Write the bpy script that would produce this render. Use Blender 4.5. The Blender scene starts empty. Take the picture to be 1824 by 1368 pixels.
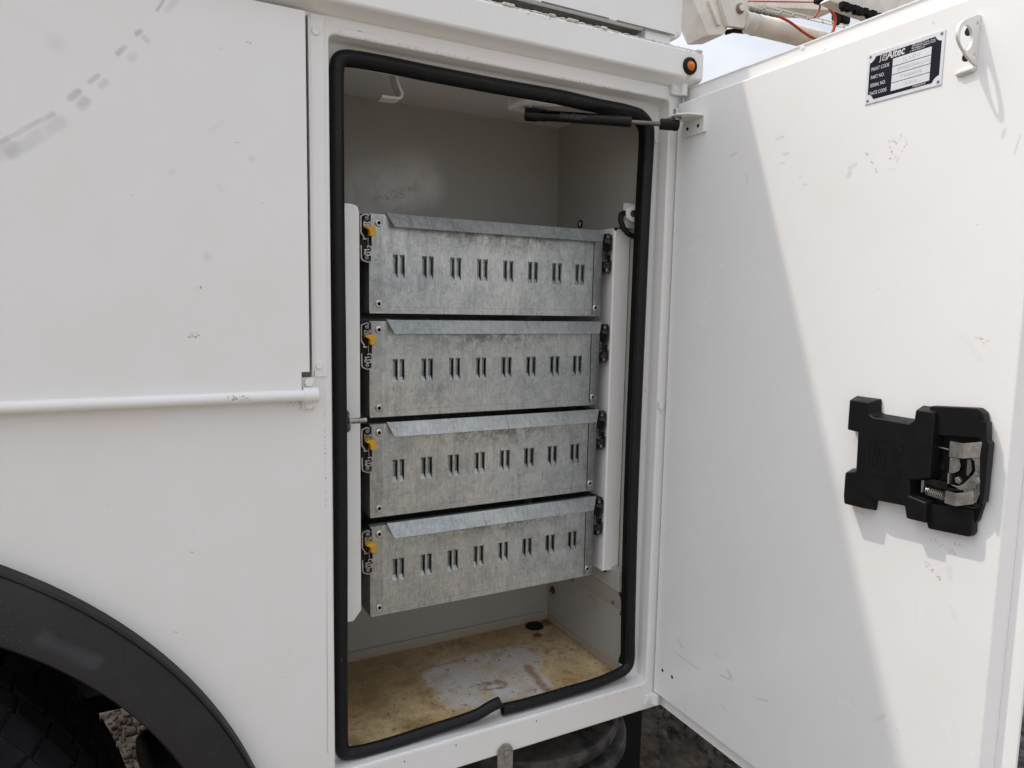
import bpy, bmesh, math, random
from mathutils import Vector, Matrix, Euler
random.seed(7)
S = bpy.context.scene
C = S.collection
R = math.radians
V = Vector

# ---------------------------------------------------------------- camera
RC = ((0.88488, -0.46544, 0.01871), (-0.03422, -0.10500, -0.99388), (0.46456, 0.87883, -0.10884))
FP, CX, CY = 1251.4, 912.0, 684.0
CAM = V((0, -1, 0))
cd = bpy.data.cameras.new('camera'); cam = bpy.data.objects.new('camera', cd); C.objects.link(cam)
cd.sensor_width = 36; cd.lens = FP / 1824 * 36; cd.clip_start = .02; cd.clip_end = 3000
r0, r1, r2 = V(RC[0]), V(RC[1]), V(RC[2])
M = Matrix((r0, -r1, -r2)).transposed().to_4x4(); M.translation = CAM
cam.matrix_world = M
S.camera = cam
def at(u, v, ax, val):
    """point of the photograph (full-size pixels) carried onto a real plane of the truck"""
    d = r0 * ((u - CX) / FP) + r1 * ((v - CY) / FP) + r2
    return CAM + d * ((val - CAM[ax]) / d[ax])

# ---------------------------------------------------------------- world, sun
SUN = V((-.43, .36, 1)).normalized()          # towards the sun
W = bpy.data.worlds.new('World'); S.world = W; W.use_nodes = True
nt = W.node_tree; nt.nodes.clear()
def N(nt, t, **k):
    n = nt.nodes.new(t)
    for a, b in k.items(): setattr(n, a, b)
    return n
sky = N(nt, 'ShaderNodeTexSky', sky_type='NISHITA', sun_disc=False)
sky.sun_elevation = math.asin(SUN.z); sky.sun_rotation = math.atan2(SUN.x, SUN.y)
sky.air_density = 1.3; sky.dust_density = 6.0; sky.ozone_density = 1.0
tc = N(nt, 'ShaderNodeTexCoord'); mp = N(nt, 'ShaderNodeMapping'); mp.inputs['Scale'].default_value = (1.6, 1.6, 4)
ns = N(nt, 'ShaderNodeTexNoise'); ns.inputs['Scale'].default_value = 2.2; ns.inputs['Detail'].default_value = 7; ns.inputs['Roughness'].default_value = .55
mr = N(nt, 'ShaderNodeMapRange'); mr.inputs[1].default_value = .38; mr.inputs[2].default_value = .62; mr.inputs[3].default_value = .62; mr.inputs[4].default_value = .88
mx = N(nt, 'ShaderNodeMix', data_type='RGBA'); mx.inputs['B'].default_value = (6.3, 6.45, 6.9, 1)
bg = N(nt, 'ShaderNodeBackground'); bg.inputs['Strength'].default_value = .15
wo = N(nt, 'ShaderNodeOutputWorld')
nt.links.new(tc.outputs['Generated'], mp.inputs[0]); nt.links.new(mp.outputs[0], ns.inputs['Vector'])
nt.links.new(ns.outputs['Fac'], mr.inputs[0]); nt.links.new(mr.outputs[0], mx.inputs['Factor'])
nt.links.new(sky.outputs[0], mx.inputs['A']); nt.links.new(mx.outputs['Result'], bg.inputs['Color'])
dt = N(nt, 'ShaderNodeVectorMath', operation='DOT_PRODUCT'); dt.inputs[1].default_value = SUN; nt.links.new(tc.outputs['Generated'], dt.inputs[0])
cl = N(nt, 'ShaderNodeMath', operation='MAXIMUM'); cl.inputs[1].default_value = 0; nt.links.new(dt.outputs['Value'], cl.inputs[0])
pw = N(nt, 'ShaderNodeMath', operation='POWER'); pw.inputs[1].default_value = 3.0; nt.links.new(cl.outputs[0], pw.inputs[0])
gl = N(nt, 'ShaderNodeVectorMath', operation='SCALE'); gl.inputs[0].default_value = (9.6, 9.9, 10.6); nt.links.new(pw.outputs[0], gl.inputs['Scale'])   # haze brightens towards the sun
ad = N(nt, 'ShaderNodeVectorMath', operation='ADD'); nt.links.new(gl.outputs[0], ad.inputs[0]); nt.links.new(mx.outputs['Result'], ad.inputs[1]); nt.links.new(ad.outputs[0], bg.inputs['Color'])
nt.links.new(bg.outputs[0], wo.inputs[0])
sd = bpy.data.lights.new('sun', 'SUN'); sd.energy = 2.1; sd.angle = R(1.0); sd.color = (1.0, .92, .83)
so = bpy.data.objects.new('sun', sd); C.objects.link(so); so.rotation_euler = (-SUN).to_track_quat('-Z', 'Y').to_euler(); so.location = (0, 0, 8)
S.view_settings.view_transform = 'Standard'; S.view_settings.look = 'None'; S.view_settings.exposure = 0.03; S.view_settings.gamma = 1

# ---------------------------------------------------------------- material tools
def newmat(name):
    m = bpy.data.materials.new(name); m.use_nodes = True
    return m, m.node_tree, m.node_tree.nodes['Principled BSDF']
def noise(nt, scale, detail=4, rough=.55, vec=None, dist=0, dim=None):
    n = N(nt, 'ShaderNodeTexNoise'); n.inputs['Scale'].default_value = scale; n.inputs['Detail'].default_value = detail
    n.inputs['Roughness'].default_value = rough; n.inputs['Distortion'].default_value = dist
    nt.links.new(vec if vec is not None else POS(nt), n.inputs['Vector'])
    return n.outputs['Fac']
def POS(nt):
    for n in nt.nodes:
        if n.label == 'POS': return n.outputs['Position']
    n = N(nt, 'ShaderNodeNewGeometry'); n.label = 'POS'; return n.outputs['Position']
def remap(nt, s, a, b, c=0, d=1, smooth=True):
    n = N(nt, 'ShaderNodeMapRange'); n.interpolation_type = 'SMOOTHSTEP' if smooth else 'LINEAR'
    for i, x in enumerate((a, b, c, d)): n.inputs[i + 1].default_value = x
    nt.links.new(s, n.inputs[0]); return n.outputs[0]
def math_(nt, op, a, b=0.0):
    n = N(nt, 'ShaderNodeMath', operation=op)
    for i, x in enumerate((a, b)):
        if isinstance(x, (int, float)): n.inputs[i].default_value = x
        else: nt.links.new(x, n.inputs[i])
    return n.outputs[0]
def mixc(nt, fac, a, b):
    n = N(nt, 'ShaderNodeMix', data_type='RGBA')
    for key, x in (('Factor', fac), ('A', a), ('B', b)):
        if isinstance(x, (int, float)): n.inputs[key].default_value = x
        elif isinstance(x, tuple): n.inputs[key].default_value = (*x[:3], 1)
        else: nt.links.new(x, n.inputs[key])
    return n.outputs['Result']
def vmul(nt, vec, s):
    n = N(nt, 'ShaderNodeVectorMath', operation='MULTIPLY'); nt.links.new(vec, n.inputs[0]); n.inputs[1].default_value = s; return n.outputs[0]
def capsule(nt, a, b, r, soft, vec):
    a, b = V(a), V(b); ba = b - a
    s = N(nt, 'ShaderNodeVectorMath', operation='SUBTRACT'); nt.links.new(vec, s.inputs[0]); s.inputs[1].default_value = a
    if ba.length > 1e-6:
        d = N(nt, 'ShaderNodeVectorMath', operation='DOT_PRODUCT'); nt.links.new(s.outputs[0], d.inputs[0]); d.inputs[1].default_value = ba / ba.length_squared
        c = N(nt, 'ShaderNodeClamp'); nt.links.new(d.outputs['Value'], c.inputs[0])
        k = N(nt, 'ShaderNodeVectorMath', operation='SCALE'); k.inputs[0].default_value = ba; nt.links.new(c.outputs[0], k.inputs['Scale'])
        e = N(nt, 'ShaderNodeVectorMath', operation='DISTANCE'); nt.links.new(s.outputs[0], e.inputs[0]); nt.links.new(k.outputs[0], e.inputs[1])
        o = e.outputs['Value']
    else:
        e = N(nt, 'ShaderNodeVectorMath', operation='LENGTH'); nt.links.new(s.outputs[0], e.inputs[0]); o = e.outputs['Value']
    return remap(nt, o, r, r + soft, 1, 0)
def wobble(nt, scale, amp):
    n = N(nt, 'ShaderNodeTexNoise'); n.inputs['Scale'].default_value = scale; n.inputs['Detail'].default_value = 3
    nt.links.new(POS(nt), n.inputs['Vector'])
    s = N(nt, 'ShaderNodeVectorMath', operation='SUBTRACT'); nt.links.new(n.outputs['Color'], s.inputs[0]); s.inputs[1].default_value = (.5, .5, .5)
    k = N(nt, 'ShaderNodeVectorMath', operation='SCALE'); nt.links.new(s.outputs[0], k.inputs[0]); k.inputs['Scale'].default_value = amp
    a = N(nt, 'ShaderNodeVectorMath', operation='ADD'); nt.links.new(k.outputs[0], a.inputs[0]); nt.links.new(POS(nt), a.inputs[1])
    return a.outputs[0]
def bump(nt, h, strength, dist, bs, prev=None):
    b = N(nt, 'ShaderNodeBump'); b.inputs['Strength'].default_value = strength; b.inputs['Distance'].default_value = dist
    nt.links.new(h, b.inputs['Height'])
    if prev is not None: nt.links.new(prev, b.inputs['Normal'])
    nt.links.new(b.outputs[0], bs.inputs['Normal']); return b.outputs[0]
def paint(name, marks=(), base=(.815, .815, .805), rough=.33, dirt=.05, specks=.5, warm=0.0):
    """white truck paint with wear: marks = (kind, a, b, radius, soft, colour, alpha)"""
    m, nt, bs = newmat(name)
    col = mixc(nt, remap(nt, noise(nt, 1.7, 4), .1, .9, 0, 1), base, tuple(c * (1 - dirt) for c in base))
    col = mixc(nt, remap(nt, noise(nt, 11, 5, .6), .1, .95, 0, .6 + warm), col, tuple(c * k for c, k in zip(base, (.93, .91, .87))))
    sp = noise(nt, 260, 2, .5); lo = noise(nt, 6, 3)
    f = math_(nt, 'MULTIPLY', remap(nt, sp, .745, .77), remap(nt, lo, .5, .62))
    col = mixc(nt, math_(nt, 'MULTIPLY', f, specks), col, (.12, .10, .08))
    if marks:
        soft = wobble(nt, 16, .005); hard = wobble(nt, 220, .0035); cn = noise(nt, 210, 5, .78, None, 1.2); sn = remap(nt, noise(nt, 45, 4, .6, None, .6), .3, .62, .55, 1)
        for kind, a, b, r, s, c, al in marks:
            if kind == 'soft': f = math_(nt, 'MULTIPLY', math_(nt, 'MULTIPLY', capsule(nt, a, b, r, s, soft), sn), al)
            elif kind == 'line': f = math_(nt, 'MULTIPLY', capsule(nt, a, b, r, s, POS(nt)), al)
            elif kind == 'chip': f = math_(nt, 'MULTIPLY', math_(nt, 'MULTIPLY', capsule(nt, a, b, r, s, hard), remap(nt, cn, .52, .60)), al)
            col = mixc(nt, f, col, c)
    nt.links.new(col, bs.inputs['Base Color'])
    rr = remap(nt, noise(nt, 4, 4, .6), .05, .95, rough - .05, rough + .09)
    nt.links.new(rr, bs.inputs['Roughness'])
    p = bump(nt, noise(nt, 3.2, 1, .4), .35, .004, bs)
    bump(nt, noise(nt, 420, 1, .4), .04, .0006, bs, p)
    bs.inputs['Specular IOR Level'].default_value = .5
    return m
def simple(name, col, rough=.5, metal=0.0, var=.15, scale=30, bumps=0.0, col2=None, bscale=120):
    m, nt, bs = newmat(name)
    c2 = col2 or tuple(c * (1 - var) for c in col)
    c = mixc(nt, remap(nt, noise(nt, scale, 5, .6), .38, .62), col, c2)
    nt.links.new(c, bs.inputs['Base Color'])
    nt.links.new(remap(nt, noise(nt, scale * 1.7, 4), .3, .7, max(.05, rough - .07), min(1, rough + .1)), bs.inputs['Roughness'])
    bs.inputs['Metallic'].default_value = metal
    if max(col) < .03: bs.inputs['Specular IOR Level'].default_value = .18
    if bumps: bump(nt, noise(nt, bscale, 4, .6), bumps, .002, bs)
    return m

# ---------------------------------------------------------------- mesh tools
class MB:
    def __init__(s): s.bm = bmesh.new()
    def add(s, t, mat=0, bev=0, seg=2):
        if bev:
            bmesh.ops.bevel(t, geom=[e for e in t.edges if len(e.link_faces) == 2 and e.calc_face_angle(0) > .5], offset=bev, segments=seg, affect='EDGES', profile=.5, clamp_overlap=True)
        for f in t.faces: f.material_index = mat
        me = bpy.data.meshes.new('t'); t.to_mesh(me); t.free(); s.bm.from_mesh(me); bpy.data.meshes.remove(me)
        return s
    def box(s, x0, x1, y0, y1, z0, z1, mat=0, bev=0, seg=2):
        t = bmesh.new(); bmesh.ops.create_cube(t, size=1)
        for v in t.verts: v.co = V(((x0 + x1) / 2 + v.co.x * (x1 - x0), (y0 + y1) / 2 + v.co.y * (y1 - y0), (z0 + z1) / 2 + v.co.z * (z1 - z0)))
        return s.add(t, mat, bev, seg)
    def prism(s, pts, ex, mat=0, bev=0, seg=2, shrink=0):
        t = bmesh.new(); ex = V(ex); pts = [V(p) for p in pts]; c = sum(pts, V((0, 0, 0))) / len(pts)
        a = [t.verts.new(p) for p in pts]; b = [t.verts.new(c + (p - c) * (1 - shrink) + ex) for p in pts]
        t.faces.new(a); t.faces.new(b[::-1]); n = len(a)
        for i in range(n): t.faces.new((a[i], b[i], b[(i + 1) % n], a[(i + 1) % n]))
        bmesh.ops.recalc_face_normals(t, faces=t.faces)
        return s.add(t, mat, bev, seg)
    def cyl(s, p0, p1, r, r2=None, n=20, mat=0, bev=0, caps=True):
        p0, p1 = V(p0), V(p1); t = bmesh.new(); d = p1 - p0
        bmesh.ops.create_cone(t, cap_ends=caps, segments=n, radius1=r, radius2=r if r2 is None else r2, depth=d.length)
        bmesh.ops.transform(t, verts=t.verts, matrix=Matrix.Translation((p0 + p1) / 2) @ d.to_track_quat('Z', 'Y').to_matrix().to_4x4())
        return s.add(t, mat, bev)
    def lathe(s, prof, p, axis, n=24, mat=0):
        t = bmesh.new(); q = V(axis).to_track_quat('Z', 'Y').to_matrix(); rings = []
        for r, h in prof:
            rings.append([t.verts.new(V(p) + q @ V((r * math.cos(6.2832 * i / n), r * math.sin(6.2832 * i / n), h))) for i in range(n)])
        for a, b in zip(rings, rings[1:]):
            for i in range(n): t.faces.new((a[i], a[(i + 1) % n], b[(i + 1) % n], b[i]))
        if prof[-1][0] > 1e-5: t.faces.new(rings[-1])
        bmesh.ops.remove_doubles(t, verts=t.verts, dist=1e-6); bmesh.ops.recalc_face_normals(t, faces=t.faces)
        return s.add(t, mat)
    def tube(s, path, r, n=10, mat=0, closed=False, sec=None, up=None, caps=True):
        """round tube, or a section (list of (a,b)) swept along path; a along side vector, b along up"""
        path = [V(p) for p in path]; t = bmesh.new(); rings = []; L = len(path); prev = None
        for i, p in enumerate(path):
            if closed: d0 = (p - path[i - 1]).normalized(); d1 = (path[(i + 1) % L] - p).normalized()
            else:
                d0 = (p - path[i - 1]).normalized() if i else (path[1] - p).normalized(); d1 = (path[i + 1] - p).normalized() if i < L - 1 else d0
            tg = (d0 + d1).normalized()
            if up is not None: side = tg.cross(V(up)).normalized(); u = V(up).normalized()
            else:
                ref = prev if prev is not None else (V((0, 0, 1)) if abs(tg.z) < .9 else V((1, 0, 0)))
                side = tg.cross(ref).normalized(); u = side.cross(tg).normalized(); prev = u
            k = 1 / max(.35, (d0 + d1).length / 2)
            rr = r[i] if isinstance(r, (list, tuple)) else r
            pr = sec or [(rr * math.cos(6.2832 * j / n), rr * math.sin(6.2832 * j / n)) for j in range(n)]
            rings.append([t.verts.new(p + side * a * (k if up is not None else 1) + u * b) for a, b in pr])
        m = len(rings[0])
        for i in range(L if closed else L - 1):
            a, b = rings[i], rings[(i + 1) % L]
            for j in range(m): t.faces.new((a[j], a[(j + 1) % m], b[(j + 1) % m], b[j]))
        if not closed and caps: t.faces.new(rings[0]); t.faces.new(rings[-1][::-1])
        bmesh.ops.recalc_face_normals(t, faces=t.faces)
        return s.add(t, mat)
    def grid(s, rows, mat=0, closed=False):
        t = bmesh.new(); g = [[t.verts.new(V(p)) for p in r] for r in rows]; m = len(g[0])
        for a, b in zip(g, g[1:]):
            for j in range(m if closed else m - 1):
                try: t.faces.new((a[j], a[(j + 1) % m], b[(j + 1) % m], b[j]))
                except ValueError: pass
        return s.add(t, mat)
    def quad(s, *p, mat=0):
        t = bmesh.new(); t.faces.new([t.verts.new(V(q)) for q in p]); return s.add(t, mat)
    def text(s, body, size, o, u, v, n, mat=0, shear=0, ext=.0002, align='LEFT', bold=0, sx=1):
        cu = bpy.data.curves.new('t', 'FONT'); cu.body = body; cu.size = size; cu.shear = shear; cu.extrude = ext; cu.offset = bold; cu.align_x = align; cu.resolution_u = 3
        ob = bpy.data.objects.new('t', cu); C.objects.link(ob); bpy.context.view_layer.update()
        me = bpy.data.meshes.new_from_object(ob.evaluated_get(bpy.context.evaluated_depsgraph_get()))
        u, v, n, o = V(u), V(v), V(n), V(o)
        for q in me.vertices: q.co = o + u * q.co.x * sx + v * q.co.y + n * q.co.z
        t = bmesh.new(); t.from_mesh(me); bpy.data.objects.remove(ob); bpy.data.curves.remove(cu); bpy.data.meshes.remove(me)
        return s.add(t, mat)
    def build(s, name, mats, parent=None, label=None, ang=35, off=None):
        off = V(off) if off is not None else (V(parent['_o']) if parent is not None else V((0, 0, 0)))
        for v in s.bm.verts: v.co -= off
        me = bpy.data.meshes.new(name); s.bm.to_mesh(me); s.bm.free()
        if not isinstance(mats, (list, tuple)): mats = [mats]
        for m in mats: me.materials.append(m)
        for p in me.polygons: p.use_smooth = True
        me.set_sharp_from_angle(angle=R(ang))
        o = bpy.data.objects.new(name, me); C.objects.link(o)
        if parent is not None: o.parent = parent
        o['_o'] = tuple(off)
        if parent is None: o.location = off
        if label: o['label'] = label
        wn = o.modifiers.new('wn', 'WEIGHTED_NORMAL'); wn.keep_sharp = True; wn.weight = 100
        return o
def thing(name, label, cat, loc, group=None):
    o = bpy.data.objects.new(name, None); C.objects.link(o); o.location = loc; o.empty_display_size = .05
    o['label'] = label; o['category'] = cat; o['_o'] = tuple(loc)
    if group: o['group'] = group
    return o

def spline(pts, n=8):
    P_ = [V(p) for p in pts]; P_ = [P_[0] * 2 - P_[1]] + P_ + [P_[-1] * 2 - P_[-2]]; out = []
    for i in range(1, len(P_) - 2):
        for k in range(n):
            t = k / n; a, b_, c_, d_ = P_[i - 1:i + 3]; out.append(.5 * ((2 * b_) + (c_ - a) * t + (2 * a - 5 * b_ + 4 * c_ - d_) * t * t + (3 * b_ - a - 3 * c_ + d_) * t ** 3))
    out.append(P_[-2]); return out
# ---------------------------------------------------------------- materials
DK = (.10, .09, .08)
def P0(u, v): return at(u, v, 1, 0)
def PS(u, v): return at(u, v, 1, -.015)
def PD(u, v): return at(u, v, 0, .845)
GR = (.42, .42, .42)
sheet_marks = []
for (u0, v0, u1, v1, r, al) in ((2, 252, 96, 203, .003, .62), (22, 272, 108, 217, .008, .40), (0, 270, 20, 262, .010, .45), (126, 176, 139, 164, .004, .75), (146, 188, 152, 180, .006, .6),
        (160, 146, 174, 134, .003, .6), (181, 152, 188, 146, .0045, .4), (210, 96, 223, 84, .003, .8), (233, 104, 240, 97, .005, .35), (244, 60, 250, 55, .003, .85), (258, 67, 263, 72, .0035, .5),
        (280, 18, 292, 0, .002, .8), (297, 18, 318, 0, .004, .35), (98, 75, 98, 76, .010, .22), (448, 282, 450, 284, .004, .3), (368, 455, 369, 458, .006, .3), (375, 236, 395, 220, .004, .15), (392, 333, 394, 335, .006, .15), (305, 308, 308, 304, .004, .22)):
    sheet_marks.append(('soft', PS(u0, v0), PS(u1, v1), r * .35, r * 1.05, (.42, .42, .43), al * .8))
for (u, v, r) in ((442, 76, .0007), (395, 87, .0007), (346, 153, .0006), (422, 253, .0006), (353, 513, .002), (346, 596, .004), (340, 597, .003), (235, 347, .0005), (464, 362, .001)):
    sheet_marks.append(('chip', PS(u - 1, v), PS(u + 3, v), r, .0012, (.12, .09, .07), .9))
M_sheet = paint('white_panel_paint', sheet_marks)
face_marks = [('line', P0(576, 26), P0(577, 672), .0004, .0004, (.45, .44, .42), .5),
    ('line', P0(583, 720), P0(583, 1340), .0006, .001, (.40, .39, .37), .5), ('chip', P0(578, 130), P0(580, 560), .003, .004, DK, .7), ('chip', P0(587, 300), P0(588, 640), .0025, .003, DK, .8),
    ('chip', P0(580, 730), P0(582, 900), .0012, .0015, DK, .8), ('chip', P0(588, 656), P0(587, 672), .002, .001, (.2, .2, .2), 1), ('chip', P0(514, 720), P0(536, 717), .002, .002, DK, .8),
    ('chip', P0(617, 52), P0(690, 70), .0018, .0008, DK, 1), ('soft', P0(570, 150), P0(572, 170), .004, .004, GR, .3),
    ('chip', P0(1010, 1339), P0(910, 1366), .004, .002, DK, .4)]
for (u, v) in ((339, 984), (310, 1126), (543, 1180), (519, 1160), (506, 1207), (67, 1036)): face_marks.append(('chip', P0(u - 2, v), P0(u + 4, v), .0006, .001, (.1, .08, .07), .9))
for (u, v) in ((955, 1284), (1060, 1248), (812, 1327), (1010, 1311), (1031, 1309), (720, 1356)): face_marks.append(('line', P0(u, v), P0(u + 1, v + 1), .0007, .0006, (.05, .05, .05), .9))
M_face = paint('white_body_paint', face_marks)
rim_marks = [('chip', at(600, 63, 2, .3635), at(900, 118, 2, .3635), .005, .003, DK, .35), ('chip', P0(1000, 139), P0(1190, 180), .002, .002, DK, .5),
    ('chip', at(1183, 195, 0, .83), at(1177, 225, 0, .83), .0006, .0010, DK, .7), ('soft', at(1110, 1226, 1, .02), at(1147, 1222, 1, .02), .006, .008, (.45, .42, .36), .5),
    ('chip', at(960, 1270, 1, 0), at(1150, 1222, 1, 0), .003, .003, (.4, .38, .35), .4)]
M_rim = paint('white_frame_paint', rim_marks)
rust = (.32, .13, .04)
PR = lambda u, v: at(u, v, 1, -.03)
M_rail = paint('white_rail_paint', [('chip', at(870, 0, 1, -.029), at(1110, 60, 1, -.029), .0028, .002, DK, .95), ('chip', at(940, 18, 1, -.03), at(985, 30, 1, -.03), .005, .003, rust, .7),
    ('line', PR(964, 36), PR(967, 82), .0008, .002, (.80, .80, .79), .7), ('chip', PR(1056, 105), PR(1073, 107), .0022, .001, rust, 1), ('line', PR(1070, 107), PR(1072, 107), .0012, .0006, (.07, .03, .02), 1),
    ('soft', PR(1227, 136), PR(1227, 150), .0025, .004, (.62, .42, .24), .6), ('chip', at(1110, 58, 1, -.028), at(1250, 95, 1, -.028), .0025, .002, DK, .8), ('chip', PR(1255, 100), PR(1255, 130), .001, .001, DK, .7)])
door_marks = [('soft', PD(1690, 290), PD(1691, 296), .006, .006, GR, .0)]
for (u0, v0, u1, v1, r, al) in ((1383, 247, 1396, 243, .0025, .4), (1397, 275, 1405, 273, .0025, .4), (1390, 292, 1398, 290, .002, .3), (1513, 300, 1525, 293, .003, .35), (1514, 308, 1511, 314, .0035, .4), (1302, 278, 1312, 272, .002, .45),
        (1786, 245, 1790, 232, .0025, .45), (1806, 275, 1818, 240, .0012, .5), (1330, 310, 1331, 325, .0014, .4), (1430, 330, 1440, 328, .0015, .35),
        (1208, 1140, 1215, 1152, .003, .45), (1202, 1162, 1245, 1193, .0016, .45), (1275, 1165, 1283, 1171, .002, .4), (1296, 1195, 1302, 1207, .003, .5), (1283, 1203, 1303, 1212, .0015, .6), (1345, 1243, 1368, 1249, .0015, .5), (1286, 1255, 1290, 1262, .003, .25), (1560, 1282, 1575, 1275, .003, .25), (1715, 600, 1745, 640, .004, .12), (1690, 1010, 1693, 1030, .004, .2), (1695, 1085, 1700, 1100, .004, .15)):
    door_marks.append(('soft', PD(u0, v0), PD(u1, v1), r * .3, r * 1.2, (.42, .41, .39), al * .8))
# scratched heart and flaked spots
heart = [(1583, 252), (1592, 249), (1598, 255), (1606, 241), (1613, 248), (1614, 258), (1602, 278), (1599, 284), (1587, 271), (1582, 258)]
for i in range(len(heart)): door_marks.append(('chip', PD(*heart[i]), PD(*heart[(i + 1) % len(heart)]), .0012, .001, (.38, .32, .27), .7))
for (u0, v0, u1, v1, r) in ((1598, 284, 1600, 300, .001), (1578, 303, 1592, 302, .0015), (1540, 270, 1552, 283, .0016), (1550, 286, 1562, 306, .0014), (1585, 283, 1592, 284, .0012), (1423, 318, 1433, 308, .0012), (1499, 244, 1502, 242, .001), (1429, 232, 1431, 230, .0007),
        (1740, 600, 1763, 610, .002), (1752, 608, 1754, 612, .002), (1634, 229, 1635, 230, .0007), (1662, 40, 1663, 41, .0009), (1510, 905, 1538, 915, .0018), (1660, 960, 1700, 985, .0035), (1650, 1005, 1672, 1030, .004), (1700, 970, 1720, 975, .002), (1477, 729, 1481, 731, .0012), (1200, 940, 1203, 944, .001), (1205, 1100, 1212, 1106, .001), (1740, 398, 1741, 399, .0008)):
    door_marks.append(('chip', PD(u0, v0), PD(u1, v1), r * .7, .0010, (.30, .24, .19), .75))
for (u, v) in ((1180, 1194), (1197, 1206)): door_marks.append(('line', PD(u, v), PD(u, v), .0030, .0004, (.004, .004, .004), 1))
for (u, v) in ((1727, 55), (1722, 101)): door_marks.append(('line', PD(u, v), PD(u, v), .0052, .0004, (.003, .003, .003), 1))
for i in range(3): door_marks.append(('line', PD(1318 + i * 120, 141 - i * 43), PD(1400 + i * 120, 112 - i * 43), .0005, .0005, (.35, .33, .30), .25))
M_door = paint('white_door_paint', door_marks, base=(.855, .86, .86), rough=.22)
M_white = paint('white_bracket_paint', (), rough=.36)
LB = lambda u, v: at(u, v, 1, .34)
int_marks = [('chip', LB(617, 1166), LB(960, 1088), .0012, .0012, (.10, .06, .03), .9), ('chip', LB(655, 1112), LB(657, 1121), .003, .001, DK, 1), ('chip', LB(655, 1133), LB(668, 1132), .002, .001, DK, 1),
    ('chip', LB(734, 1118), LB(738, 1112), .0015, .001, DK, 1), ('chip', LB(868, 1078), LB(900, 1062), .002, .001, DK, 1), ('chip', LB(955, 1052), LB(962, 1051), .0015, .001, DK, 1),
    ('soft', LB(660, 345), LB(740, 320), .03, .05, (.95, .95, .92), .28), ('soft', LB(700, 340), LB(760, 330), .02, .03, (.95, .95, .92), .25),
    ('chip', LB(675, 352), LB(715, 345),   .006, .006, DK, .8), ('chip', LB(700, 340), LB(738, 335), .0045, .003, DK, .9), ('chip', LB(738, 312), LB(748, 310), .002, .002, DK, .9), ('chip', LB(663, 315), LB(664, 317), .0015, .001, DK, 1), ('chip', LB(723, 357), LB(728, 375), .002, .001, DK, .9),
    ('chip', LB(912, 230), LB(913, 233), .001, .001, DK, 1), ('chip', LB(785, 262), LB(788, 252), .0015, .002, DK, .5),
    ('chip', at(1003, 333, 0, .81), at(1004, 325, 0, .81), .0014, .001, DK, .9),
    ('soft', at(1050, 1062, 0, .815), at(1060, 1072, 0, .815), .004, .004, (.3, .2, .14), .5), ('chip', at(1085, 1165, 0, .815), at(1088, 1172, 0, .815), .0016, .001, (.2, .1, .05), 1),
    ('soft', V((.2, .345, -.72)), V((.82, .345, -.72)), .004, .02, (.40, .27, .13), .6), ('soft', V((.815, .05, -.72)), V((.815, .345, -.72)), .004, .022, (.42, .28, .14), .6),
    ('soft', at(985, 1051, 0, .815), at(983, 1060, 0, .815), .003, .012, (.35, .2, .08), .6)]
M_int = paint('compartment_wall_paint', int_marks, base=(.41, .395, .36), rough=.42, dirt=.12)
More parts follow.
